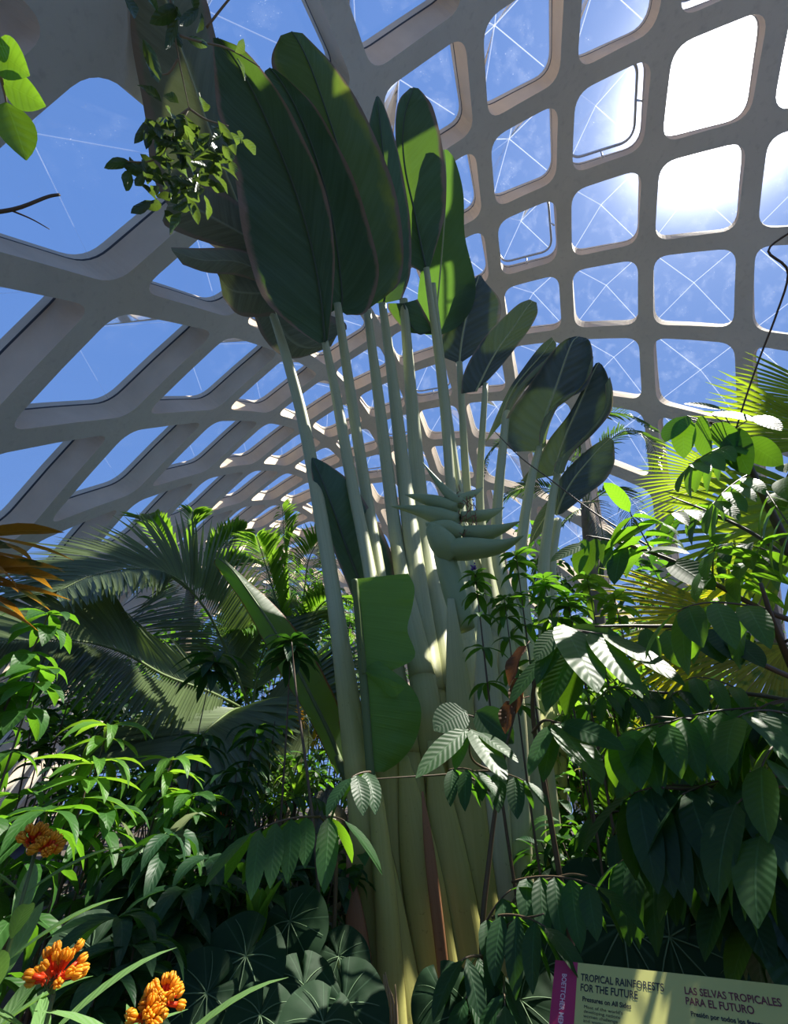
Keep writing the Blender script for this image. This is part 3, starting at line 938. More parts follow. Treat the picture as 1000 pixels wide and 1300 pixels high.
G_CROT = leafmat('croton_leaf', (0.26, 0.13, 0.025), (0.60, 0.28, 0.02), veins=9, rough=0.4, tw=0.4, var=0.6, blotch=(0.05, 0.08, 0.02), blotch_at=0.56)
G_PALE = leafmat('striped_leaf', (0.16, 0.22, 0.14), (0.35, 0.42, 0.2), veins=1, rough=0.4, tw=0.25, vein_col=(0.5, 0.55, 0.4), streak=0.8)
G_VEIN = leafmat('veined_leaf', (0.020, 0.065, 0.025), (0.09, 0.26, 0.02), veins=5, slant=1.3, rough=0.38, tw=0.28, vein_col=(0.30, 0.42, 0.25), bump=0.8)
G_WEED = leafmat('milkweed_leaf', (0.15, 0.29, 0.09), (0.28, 0.52, 0.08), veins=10, rough=0.5, tw=0.34, bump=0.25, vein_col=(0.22, 0.34, 0.15))
G_BAN = leafmat('banana_leaf', (0.045, 0.085, 0.035), (0.30, 0.58, 0.03), veins=36, slant=0.2, rough=0.45, tw=0.46, bump=0.4, margin=(0.22, 0.07, 0.02), margin_at=0.95)
M_TRUNK = plain('palm_trunk', (0.20, 0.16, 0.12), 0.9, 0.4, 6, 0.9)


def plant(name, label, cat, base, group=None):
    b = Vector(base)
    b.z = 0
    return thing(name, label, cat, b, group)


def ground(px, py, r):
    p = at(px, py, r)
    p.z = 0.0
    return p


# ------------------------------------------------------------------ feather palms
def feather_palm(label, fr, base, top, lf, wf, mats, trunk=None, name='feather_palm', n=60, rt=0.1, **kw):
    root = plant(name, label, 'palm', base)
    mb = MB()
    tube(mb, [Vector((base[0], base[1], -0.1)), (Vector(base) * 0.5 + Vector(top) * 0.5), Vector(top)], [rt * 1.25, rt, rt * 0.85], n=12, sides=12)
    mb.build('trunk', trunk or M_TRUNK, root)
    for q, P in enumerate(fr):
        mb = MB()
        frond(mb, P, lf, wf, n=n, rg=random.Random(q + int(lf * 100)), **kw)
        mb.build('frond', list(mats), root)
    return root


def prow(rows):
    return [at(x, y, r) for x, y, r in rows]


b = ground(300, 1000, 6.2)
feather_palm('old feather palm whose two long arching fronds sweep over the shrubs towards the path', [
    prow([(318, 900, 6.2), (290, 832, 6.1), (262, 775, 5.9), (225, 735, 5.6), (180, 722, 5.3), (120, 730, 5.0), (70, 752, 4.8)]),
    prow([(318, 905, 6.1), (270, 880, 5.6), (210, 858, 5.2), (160, 830, 4.9), (110, 815, 4.7), (50, 812, 4.5), (-30, 815, 4.3)]),
    prow([(320, 900, 6.3), (330, 840, 6.6), (350, 790, 6.9), (380, 770, 7.2)]),
    prow([(320, 905, 6.2), (350, 890, 5.7), (375, 895, 5.4), (400, 930, 5.2)]),
    prow([(318, 905, 6.2), (300, 900, 5.4), (270, 920, 4.9), (220, 965, 4.6)]),
], b, at(318, 905, 6.2), 1.2, 0.052, (G_PALMS, M_GSTEM), ang=0.95, sag=0.22, lift=0.12, n=110, up=tuple(unit(np.array(-HF) * 1.0 + np.array((0, 0, 0.55)))))
feather_palm('young palm with a tuft of short broad bright green fronds before the far lattice', [
    prow([(240, 750, 8.2), (215, 700, 8.0), (195, 668, 7.7), (178, 656, 7.4)]),
    prow([(242, 750, 8.2), (238, 695, 8.3), (242, 665, 8.3), (245, 648, 8.2)]),
    prow([(245, 750, 8.2), (270, 710, 8.1), (290, 685, 7.9), (312, 672, 7.7)]),
    prow([(245, 750, 8.2), (275, 725, 7.8), (300, 712, 7.5), (322, 712, 7.2)]),
    prow([(243, 750, 8.2), (255, 745, 7.8), (268, 748, 7.5), (275, 760, 7.3)]),
    prow([(240, 750, 8.2), (220, 735, 7.9), (205, 735, 7.6), (195, 745, 7.4)]),
], ground(243, 990, 8.2), at(242, 750, 8.2), 0.55, 0.085, (G_PALMB, M_GSTEM), ang=0.75, sag=0.25, n=26, start=0.2)
feather_palm('upright palm with shaggy fronds standing just behind the tall leaning stalk', [
    prow([(372, 830, 7.2), (368, 760, 7.4), (362, 700, 7.5), (358, 640, 7.4)]),
    prow([(372, 830, 7.2), (350, 760, 7.0), (335, 710, 6.8), (325, 680, 6.5)]),
    prow([(374, 830, 7.2), (385, 760, 7.2), (392, 710, 7.0), (410, 680, 6.8)]),
    prow([(374, 830, 7.2), (398, 780, 6.9), (420, 760, 6.6), (445, 765, 6.3)]),
    prow([(372, 830, 7.2), (350, 800, 6.8), (330, 790, 6.4), (305, 800, 6.0)]),
    prow([(374, 830, 7.2), (390, 830, 6.8), (410, 850, 6.4), (425, 890, 6.1)]),
], ground(372, 990, 7.2), at(373, 830, 7.2), 0.72, 0.045, (G_PALMB, M_GSTEM), ang=0.75, sag=0.4, n=54)
feather_palm('far palm on a thick bare trunk, its drooping crown behind the grey paddle leaves', [
    prow([(745, 640, 10.5), (760, 580, 10.3), (790, 548, 9.9), (825, 560, 9.6), (838, 600, 9.4)]),
    prow([(745, 640, 10.5), (735, 570, 10.7), (745, 530, 10.8), (790, 525, 10.8), (832, 548, 10.5)]),
    prow([(745, 640, 10.5), (700, 580, 10.3), (660, 548, 10.0), (625, 570, 9.6), (612, 610, 9.3)]),
    prow([(745, 640, 10.5), (690, 620, 10.0), (650, 625, 9.7), (620, 660, 9.4)]),
    prow([(745, 640, 10.5), (720, 660, 9.8), (690, 700, 9.5), (680, 740, 9.3)]),
    prow([(745, 640, 10.5), (780, 620, 9.9), (800, 650, 9.6), (800, 700, 9.4)]),
    prow([(745, 640, 10.5), (755, 640, 9.7), (765, 680, 9.4), (765, 730, 9.3)]),
], ground(755, 990, 10.5), at(745, 640, 10.5), 0.62, 0.05, (G_PALM, M_GSTEM), ang=0.8, sag=0.45, n=50, rt=0.2)

# banana with one long dark leaf slanting behind the stalks
ban = plant('banana_plant', 'banana plant with one long dark slanting leaf, its lower half glowing green', 'banana plant', ground(452, 1100, 4.3))
mb = MB()
tube(mb, [ground(455, 1100, 4.3), at(450, 1040, 4.3), at(428, 960, 4.4)], [0.06, 0.05, 0.03], n=12, sides=10)
mb.build('stalk', M_GSTEM, ban)
mb = MB()
st = [(436, 975, 428, 985, 446, 965), (420, 935, 388, 905, 432, 925), (398, 890, 363, 868, 429, 895), (372, 840, 335, 815, 405, 845), (345, 795, 307, 765, 376, 800), (318, 755, 282, 730, 345, 765),
      (296, 725, 272, 715, 312, 735), (278, 709, 274, 710, 285, 710)]
blade(mb, st, 4.4, 4.9, dist=False, lo=0.35, ro=0.25, seed=31)
midrib(mb, st, 4.4, 4.9, 0.022, 0.006, dist=False)
mb.build('leaf_blade', [G_BAN, M_GSTEM], ban)

# ------------------------------------------------------------------ fan palms on the far side of the right-hand tree
def fan_palm(label, base, top, leaves, mat, trunk_r=0.07, n=34):
    root = plant('fan_palm', label, 'palm', base)
    mb = MB()
    tube(mb, [Vector((base[0], base[1], -0.1)), Vector(base) * 0.5 + Vector(top) * 0.5, Vector(top)], [trunk_r * 1.2, trunk_r, trunk_r], n=10, sides=10)
    mb.build('trunk', M_TRUNK, root)
    for q, (hx, hy, hr, dx, dy, dr, R, arc) in enumerate(leaves):
        h = at(hx, hy, hr)
        d = at(hx + dx, hy + dy, hr + dr) - h
        mb = MB()
        tube(mb, [top, (Vector(top) + h) / 2 + Vector((0, 0, 0.12)), h], [0.018, 0.014, 0.01], n=10, sides=6, mi=1)
        # the blade faces the viewer's side so its rays spread across the view
        up = unit(np.array(EYEV - h) * 0.8 + np.array((0, 0, 0.5)))
        fanleaf(mb, h, d, R, arc=arc, rg=random.Random(q + 3), n=n, up=tuple(up))
        mb.build('fan_blade', [mat, M_GSTEM], root)
    return root


fan_palm('fan palm with long sharp rays spiking up against the panes beside the hanging vine', ground(1080, 990, 4.6), at(1040, 640, 4.6), [
    (1085, 520, 4.6, -70, -14, 0.0, 1.3, 0.7), (1075, 560, 4.4, -70, -12, -0.2, 1.2, 0.9), (1060, 640, 4.5, -70, 30, -0.2, 1.0, 2.6)], G_FAN, n=18)
fan_palm('fan palm of pleated green rays glowing behind the upper leaves of the big tree', ground(960, 1000, 5.4), at(960, 700, 5.4), [
    (930, 610, 5.2, -70, -2, -0.1, 1.0, 1.5), (1010, 680, 5.0, -60, 0, -0.2, 1.25, 2.4)], G_FAN, n=26)
fan_palm('fan palm turned yellow, its glowing pleats low behind the tree branches', ground(975, 1020, 5.0), at(940, 850, 5.0), [
    (945, 790, 4.6, -70, 2, -0.3, 1.35, 1.3), (930, 750, 4.9, -40, -20, -0.1, 0.4, 2.0), (1000, 820, 4.4, -60, 45, -0.3, 1.05, 1.4), (880, 840, 4.9, -50, 20, 0, 0.5, 2.2)], G_FANY, n=22)
# ------------------------------------------------------------------ the big tree of quilted leaflets on the sign's side
def branchy(name, label, cat, base, stems, group=None, mats=None, stem_mat=None, pname='branch'):
    """stems: list of (polyline of (x, y, r) from the base outwards, radius, list of leaf calls) -> one part per branch, its foliage a sub-part"""
    root = plant(name, label, cat, base, group)
    for P, rad, fn in stems:
        mb = MB()
        pts = [p if isinstance(p, Vector) else at(*p) for p in P]
        tube(mb, pts, [rad, rad * 0.8, rad * 0.35], n=max(8, 6 * len(pts)), sides=7)
        br = mb.build(pname, stem_mat or M_STEM, root)
        if fn:
            mf = MB()
            fn(mf, [np.array(p) for p in smoothpts(pts, 40)])
            if mf.f:
                mf.build('foliage', mats, br)
    return root


def cl(lst, lf=0.30, wf=0.105, seed=0, hang=0.7, droop=0.3, n=4, mi=0, **kw):
    """compound leaves at photo positions: (x0, y0, r0, x1, y1, r1[, n])"""
    def fn(mf, pts):
        rg = random.Random(seed)
        for it in lst:
            x0, y0, r0, x1, y1, r1 = it[:6]
            k = it[6] if len(it) > 6 else n
            p, q = at(x0, y0, r0), at(x1, y1, r1)
            v = q - p
            compound(mf, p, v + Vector((0, 0, v.length * droop * 0.5)), v.length, k, lf * rg.uniform(.85, 1.15), wf * rg.uniform(.85, 1.15), droop=droop, hang=hang, rg=rg, mi_l=mi, mi_s=2, **kw)
    return fn


HALF = unit(np.array(SUN) - np.array(FW))


def ex(lst, seed=0, droop=0.18, fold=0.15):
    """single leaflets from base to tip in view: (x0, y0, r0, x1, y1, r1, width px, material, shine)"""
    def fn(mf, pts):
        rg = random.Random(seed)
        for (x0, y0, r0, x1, y1, r1, w, mi, shine) in lst:
            a, b_ = at(x0, y0, r0), at(x1, y1, r1)
            toc = unit(np.array(EYEV - a))
            up = unit(np.array(SUN) + toc) if shine else unit(toc * 0.6 + np.array((rg.uniform(-.3, .3), rg.uniform(-.3, .3), 0.6)))
            d = b_ - a
            q = min(pts, key=lambda p: np.linalg.norm(p - np.array(a)))
            if np.linalg.norm(q - np.array(a)) > 0.01:
                tube(mf, [q, np.array(a)], [0.004, 0.003], n=4, sides=5, mi=2)
            leaf(mf, a, d + Vector((0, 0, droop * d.length * 0.6)), d.length * 1.04, w * pxm(a), droop=droop, fold=fold, up=tuple(up), mi=mi, shape=(0.6, 0.75), ns=8)
    return fn


def both(*fs):
    def fn(mf, pts):
        for f in fs:
            f(mf, pts)
    return fn


def along(seed, n, lf, wf, t0=0.2, t1=1.0, L=0.45, pairs=4, hang=0.7, mis=(0, 1), spread=1.0, upw=0.1):
    """compound leaves spread along a branch"""
    def fn(mf, pts):
        rg = random.Random(seed)
        for k in range(n):
            t = t0 + (t1 - t0) * (k + rg.random() * .6) / n
            i = min(38, int(t * 39))
            r = unit(pts[i + 1] - pts[i])
            sv = unit(np.cross(r, (0, 0, 1)))
            d = r * 0.5 + sv * (1 if k % 2 else -1) * rg.uniform(0.4, 1) + np.array((0, 0, upw + rg.uniform(-.3, .3)))
            compound(mf, pts[i], d, L * rg.uniform(.75, 1.2), pairs, lf * rg.uniform(.8, 1.15), wf * rg.uniform(.85, 1.1), droop=0.45, hang=hang, rg=rg, mi_l=rg.choice(mis), mi_s=2, spread=spread)
    return fn


QM = [G_QUILT, G_QDARK, M_STEM]
tb = ground(1120, 1100, 3.2)
tt = at(1080, 900, 3.2)
branchy('quilted_leaf_tree', 'big tree of drooping quilted leaflets crowding in over the sign', 'tree', tb, [
    ([tb, at(1090, 1000, 3.2), tt, at(1010, 720, 3.1), at(955, 600, 3.0), at(930, 545, 2.9)], 0.035,
     both(cl([(940, 560, 2.9, 870, 590, 2.6, 4), (955, 600, 3.0, 900, 640, 2.7, 4), (985, 640, 3.0, 1020, 560, 2.8, 4), (970, 620, 2.9, 1010, 680, 2.6, 4)], 0.26, 0.095, 1),
        ex([(868, 530, 2.8, 868, 580, 2.75, 26, 0, 0), (886, 530, 2.8, 902, 580, 2.75, 32, 0, 0), (905, 538, 2.8, 938, 574, 2.75, 26, 0, 0), (900, 524, 2.8, 955, 534, 2.65, 20, 1, 1), (958, 528, 2.85, 990, 546, 2.7, 20, 1, 1), (872, 528, 2.8, 845, 560, 2.75, 30, 1, 0),
            (925, 545, 2.8, 950, 600, 2.7, 34, 1, 0), (945, 560, 2.9, 992, 590, 2.75, 30, 0, 0), (915, 520, 2.85, 870, 512, 2.8, 18, 1, 1)], 101))),
    ([at(1040, 800, 3.1), at(960, 770, 2.9), at(860, 715, 2.8), at(790, 690, 2.8), at(745, 680, 2.8)], 0.016,
     both(cl([(830, 705, 2.8, 800, 650, 2.7, 4), (905, 745, 2.8, 905, 690, 2.6, 3), (930, 760, 2.9, 960, 690, 2.7, 4)], 0.24, 0.085, 2),
        ex([(742, 684, 2.8, 734, 728, 2.75, 22, 0, 0), (756, 683, 2.8, 746, 728, 2.75, 25, 0, 0), (765, 685, 2.8, 772, 722, 2.75, 18, 0, 0), (780, 690, 2.8, 835, 660, 2.7, 26, 0, 0), (790, 692, 2.8, 780, 740, 2.7, 26, 1, 0), (745, 690, 2.8, 700, 712, 2.7, 18, 0, 1),
            (810, 700, 2.8, 872, 702, 2.7, 30, 1, 1), (850, 712, 2.8, 905, 748, 2.65, 36, 1, 0)], 102))),
    ([at(1050, 880, 3.1), at(960, 840, 2.6), at(880, 800, 2.4), at(820, 795, 2.2), at(755, 795, 2.05)], 0.014,
     ex([(885, 795, 2.4, 915, 840, 2.3, 40, 1, 1), (905, 800, 2.4, 940, 842, 2.3, 34, 1, 1), (925, 808, 2.4, 968, 846, 2.3, 32, 1, 0), (845, 800, 2.4, 862, 845, 2.35, 26, 0, 0), (820, 797, 2.3, 830, 850, 2.25, 24, 0, 0)], 103)),
    ([at(1080, 930, 3.0), at(1000, 920, 2.6), at(900, 915, 2.4), at(830, 910, 2.3)], 0.014,
     cl([(1000, 900, 2.5, 830, 912, 2.25, 6), (1010, 910, 2.4, 930, 900, 2.0, 4), (1020, 930, 2.4, 960, 960, 1.9, 4), (880, 915, 2.4, 780, 930, 2.3, 5)], 0.27, 0.11, 4, hang=1.0)),
    ([at(1080, 990, 3.0), at(980, 980, 2.5), at(900, 1000, 2.3), at(840, 1000, 2.2)], 0.014,
     cl([(990, 985, 2.4, 860, 1000, 2.2, 5), (1010, 1000, 2.2, 930, 1010, 1.9, 4), (1020, 1040, 2.1, 960, 1050, 1.8, 4), (900, 1000, 2.3, 800, 1000, 2.2, 5)], 0.29, 0.12, 5, hang=1.0, mi=1)),
    ([at(1080, 1060, 2.9), at(980, 1050, 2.6), at(900, 1060, 2.5), at(820, 1080, 2.5)], 0.014,
     cl([(1000, 1060, 2.5, 880, 1070, 2.3, 5), (1010, 1100, 2.4, 920, 1120, 2.2, 5), (880, 1070, 2.5, 780, 1090, 2.5, 4), (1020, 1150, 2.3, 960, 1160, 2.2, 4)], 0.27, 0.11, 6, hang=0.9, mi=1)),
    ([tb, at(1060, 960, 2.8), at(1020, 880, 2.5), at(985, 800, 2.3), at(965, 740, 2.2)], 0.02, along(71, 4, 0.27, 0.11, 0.3, 1.0, 0.35, 3, 0.9, (0, 1))),
    ([at(1010, 720, 3.1), at(960, 680, 3.2), at(900, 650, 3.3), at(850, 630, 3.4)], 0.014, along(72, 4, 0.26, 0.095, 0.1, 1.0, 0.35, 3, 0.6, (0, 0, 1))),
    ([at(1060, 900, 3.4), at(940, 880, 3.5), at(850, 880, 3.5), at(760, 870, 3.4)], 0.014, along(74, 9, 0.24, 0.085, 0.1, 1.0, 0.35, 3, 0.7, (0, 1))),
    ([at(1060, 960, 3.4), at(940, 950, 3.5), at(850, 950, 3.5), at(770, 960, 3.4)], 0.014, along(75, 10, 0.24, 0.085, 0.1, 1.0, 0.35, 3, 0.7, (0, 1))),
    ([at(1060, 1020, 3.4), at(940, 1030, 3.5), at(850, 1030, 3.5), at(770, 1030, 3.4)], 0.014, along(76, 10, 0.24, 0.085, 0.1, 1.0, 0.35, 3, 0.7, (0, 1, 1))),
], mats=QM)

# sapling with the sunlit crinkled leaflets in front of the fan palms
sb = ground(735, 1250, 2.6)
branchy('quilted_leaf_sapling', 'slim sapling holding the brightest sunlit crinkled leaflets over the middle of the bed', 'sapling', sb, [
    ([sb, at(700, 1050, 2.55), at(676, 900, 2.45), at(690, 830, 2.35), at(708, 796, 2.3)], 0.014,
     ex([(715, 793, 2.25, 756, 875, 2.0, 50, 0, 1), (748, 804, 2.25, 812, 882, 2.05, 38, 0, 1), (765, 805, 2.3, 866, 868, 2.1, 34, 0, 1), (705, 797, 2.3, 688, 858, 2.2, 17, 0, 0), (708, 800, 2.3, 680, 838, 2.2, 24, 0, 0),
         (712, 806, 2.3, 682, 866, 2.2, 26, 0, 0), (725, 828, 2.3, 694, 900, 2.2, 38, 0, 0), (735, 832, 2.3, 718, 905, 2.25, 30, 0, 0), (690, 835, 2.3, 648, 892, 2.2, 20, 0, 0), (720, 800, 2.35, 790, 812, 2.3, 26, 0, 0)], 12)),
    ([at(676, 930, 2.45), at(690, 915, 2.3), at(712, 918, 2.2)], 0.008, ex([(706, 918, 2.25, 762, 992, 2.05, 46, 0, 1), (700, 920, 2.25, 672, 982, 2.1, 22, 0, 0), (704, 920, 2.25, 690, 990, 2.15, 26, 0, 0), (712, 918, 2.25, 790, 950, 2.1, 30, 1, 0)], 13)),
], mats=QM)
dl = [o for o in COL.objects if o.get('label', '').startswith('slim sapling')][0]
G_BROWN = leafmat('withered_leaf', (0.09, 0.045, 0.02), (0.20, 0.08, 0.02), veins=8, rough=0.7, tw=0.25, var=0.5)
for (x, y, x1, y1) in ((668, 820, 640, 868), (650, 890, 638, 930), (660, 860, 652, 905)):
    mb = MB()
    a, b_ = at(x, y, 2.42), at(x1, y1, 2.38)
    tube(mb, [at(672, y - 6, 2.46), a], [0.003, 0.002], n=3, sides=4)
    leaf(mb, a, b_ - a, (b_ - a).length, 0.08, droop=0.3, fold=0.9, twist=0.8, wave=0.4, ns=9)
    tag(mb.build('withered_leaf', G_BROWN, dl), 'curled brown withered leaf')
# slender stem in front of the trunk with a ruff of leaflets
sb = ground(612, 1330, 2.5)
branchy('quilted_leaf_sapling', 'thin brown sapling before the trunk with a ruff of bright and dark leaflets', 'sapling', sb, [
    ([sb, at(612, 1250, 2.5), at(622, 1080, 2.5), at(640, 960, 2.5), at(655, 900, 2.5)], 0.014, None),
    ([at(640, 985, 2.5), at(600, 965, 2.35), at(596, 925, 2.25)], 0.007,
     ex([(594, 926, 2.25, 530, 984, 2.05, 26, 0, 1), (592, 928, 2.25, 578, 976, 2.15, 20, 0, 0), (598, 926, 2.25, 640, 992, 2.05, 36, 0, 1), (606, 930, 2.25, 656, 966, 2.15, 22, 0, 1)], 21)),
    ([at(645, 960, 2.5), at(610, 915, 2.6), at(580, 905, 2.6)], 0.007, ex([(592, 903, 2.6, 552, 926, 2.5, 42, 1, 0), (604, 903, 2.6, 650, 942, 2.5, 40, 1, 0), (585, 905, 2.6, 575, 925, 2.55, 22, 1, 0)], 22)),
    ([at(630, 1010, 2.5), at(590, 985, 2.4), at(540, 985, 2.35), at(460, 990, 2.3)], 0.006,
     cl([(470, 980, 2.3, 445, 985, 2.2, 2), (570, 978, 2.35, 600, 975, 2.25, 2), (600, 980, 2.4, 665, 985, 2.2, 3)], 0.17, 0.075, 23, hang=0.9, mi=1)),
    ([at(612, 1240, 2.5), at(655, 1140, 2.4), at(715, 1112, 2.3), at(745, 1112, 2.2)], 0.007,
     cl([(650, 1120, 2.4, 755, 1112, 2.15, 5), (612, 1180, 2.4, 645, 1125, 2.35, 2)], 0.17, 0.07, 24, hang=0.8, mi=1)),
    ([at(612, 1260, 2.5), at(640, 1180, 2.3), at(690, 1160, 2.15)], 0.007,
     cl([(625, 1165, 2.35, 690, 1165, 2.1, 3), (612, 1215, 2.3, 585, 1215, 2.2, 2), (615, 1245, 2.3, 590, 1262, 2.15, 2), (640, 1240, 2.3, 640, 1270, 2.1, 2)], 0.20, 0.075, 25, hang=1.1, mi=1)),
], mats=QM)
# the sapling whose big leaf hangs on the path side of the trunk
sb = ground(415, 1300, 2.7)
branchy('quilted_leaf_sapling', 'sapling with one broad hand of dull green leaflets on the path side of the trunk', 'sapling', sb, [
    ([sb, at(425, 1150, 2.6), at(420, 1060, 2.5), at(405, 1035, 2.4)], 0.012,
     cl([(405, 1037, 2.4, 318, 1050, 2.2, 4), (412, 1037, 2.4, 438, 1040, 2.35, 1)], 0.25, 0.10, 31, hang=0.8, fold=0.1)),
    ([sb, at(405, 1150, 2.7), at(375, 870, 3.0), at(370, 815, 3.0)], 0.011,
     cl([], 0.2, 0.08)),
], mats=QM)
# ------------------------------------------------------------------ shoots with rosettes
def rosettes(lst, L, W, n=7, tilt=0.35, droop=0.5, seed=0, mi=0, layers=2, gap=0.06, fold=0.25, shape=(0.75, 0.95), wave=0.08):
    def fn(mf, pts):
        rg = random.Random(seed)
        ax = unit(pts[-1] - pts[-6])
        whorl(mf, pts[-1], ax, n, L, W, tilt, droop, rg, mi, layers, gap, fold, shape, wave)
        for t in lst:
            i = int(t * 39)
            whorl(mf, pts[i], unit(ax + np.array((0, 0, 1))), max(3, n - 2), L * 1.05, W, tilt - 0.25, droop + 0.15, rg, mi, 1, gap, fold, shape, wave)
    return fn


def shoots(name, label, cat, tips, L, W, mats, n=7, base=None, group=None, rad=0.01, extra=(0.85, 0.7), seed=1, stem_mat=None, **kw):
    """tips: photo points (x, y, r); every shoot grows out of the ground near the plant's base"""
    rg = random.Random(seed)
    c = base or ground(sum(t[0] for t in tips) / len(tips), 1200, sum(t[2] for t in tips) / len(tips))
    st = []
    for q, t in enumerate(tips):
        e = at(*t[:3])
        off = Vector((e.x - c.x, e.y - c.y, 0))
        b_ = c + off * 0.45
        st.append(([b_, b_ * 0.5 + e * 0.5 + off * 0.12 + Vector((rg.uniform(-.06, .06), rg.uniform(-.06, .06), -0.05)), e], rad * rg.uniform(.8, 1.2),
                   rosettes(extra, L, W, n, seed=seed * 37 + q, **kw)))
    return branchy(name, label, cat, c, st, group, mats, stem_mat, pname='stem')


shoots('ginger_shrub', 'leafy shrub whose topmost rosette of long light green leaves catches the sun', 'shrub', [(138, 922, 3.0), (118, 970, 2.8), (218, 965, 3.1)], 0.27, 0.065, [G_LIME], n=7, seed=11, tilt=0.3, droop=0.55,
       base=ground(150, 1230, 3.0), extra=(0.93, 0.86))
shoots('ginger_shrub', 'leafy shrub with mid green rosettes behind the orange flowers', 'shrub', [(60, 1030, 2.6), (245, 1010, 3.0), (130, 1030, 2.9), (25, 1010, 3.0)], 0.27, 0.07, [G_MID], n=7, seed=12, tilt=0.25, droop=0.6,
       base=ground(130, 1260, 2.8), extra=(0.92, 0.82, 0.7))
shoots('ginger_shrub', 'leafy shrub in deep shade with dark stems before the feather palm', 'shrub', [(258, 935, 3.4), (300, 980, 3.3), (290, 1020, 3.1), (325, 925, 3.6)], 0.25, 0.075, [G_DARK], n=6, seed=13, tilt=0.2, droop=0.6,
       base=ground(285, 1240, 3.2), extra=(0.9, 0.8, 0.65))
shoots('broad_leaf_shrub', 'tall shrub with broad dull leaves standing at the frond tips beside the croton', 'shrub', [(62, 780, 2.7), (50, 850, 2.6), (15, 870, 2.8)], 0.19, 0.085, [G_MID], n=6, seed=14, tilt=0.15, droop=0.6,
       base=ground(45, 1200, 2.7), extra=(0.93, 0.85, 0.75))
shoots('broad_leaf_shrub', 'slim shrub with a dark blue-green rosette in front of the slanting banana leaf', 'shrub', [(370, 812, 3.4), (272, 830, 3.6)], 0.30, 0.085, [G_DARK], n=8, seed=15, tilt=0.15, droop=0.5,
       base=ground(352, 1230, 3.4), extra=(0.96,))
shoots('croton', 'croton with long orange and purple leaves at the edge of the path', 'croton', [(-30, 680, 2.3), (-34, 722, 2.3)], 0.36, 0.08, [G_CROT], n=7, seed=16, tilt=0.3, droop=0.22, base=ground(-40, 1100, 2.4), extra=(0.95,))
shoots('purple_bud_shrub', 'shrub with small leaves and tiny purple buds leaning across the pale sheaths', 'shrub', [(603, 730, 3.0), (655, 705, 3.2), (690, 735, 3.1), (640, 760, 3.1), (720, 760, 3.2)], 0.19, 0.06, [G_MID], n=7, seed=17,
       tilt=0.25, droop=0.5, base=ground(690, 1150, 3.1), extra=(0.96, 0.9, 0.83, 0.76))
shoots('purple_bud_shrub', 'sunlit small-leaved shrub between the grey paddle stalks and the tree', 'shrub', [(745, 735, 3.5), (780, 760, 3.4), (700, 790, 3.5), (760, 810, 3.4)], 0.20, 0.065, [G_LIME], n=7, seed=18, tilt=0.25, droop=0.5,
       base=ground(760, 1150, 3.4), extra=(0.95, 0.88, 0.8))

# purple buds
pb = MB()
rg = random.Random(9)
tipb = at(601, 721, 2.98)
for q in range(22):
    p = tipb + Vector((rg.gauss(0, .012), rg.gauss(0, .012), rg.gauss(0, .012)))
    tube(pb, [p, p + Vector((rg.gauss(0, .01), rg.gauss(0, .01), .012))], [0.007, 0.004], n=2, sides=5)
for o in COL.objects:
    if o.get('label', '').startswith('shrub with small leaves and tiny purple'):
        pb.build('flower_bud', plain('purple_bud', (0.10, 0.05, 0.22), 0.6, 0.3, 30), o)

# ------------------------------------------------------------------ milkweeds with orange flower heads in the near corner
M_FLO = leafmat('orange_petal', (1.0, 0.42, 0.03), (1.0, 0.45, 0.03), tw=0.5, var=0.3, bump=0, vein_col=(0.95, 0.4, 0.02))
M_FLR = leafmat('red_petal', (0.95, 0.09, 0.02), (1.0, 0.14, 0.03), tw=0.45, var=0.3, bump=0, vein_col=(0.9, 0.1, 0.02))


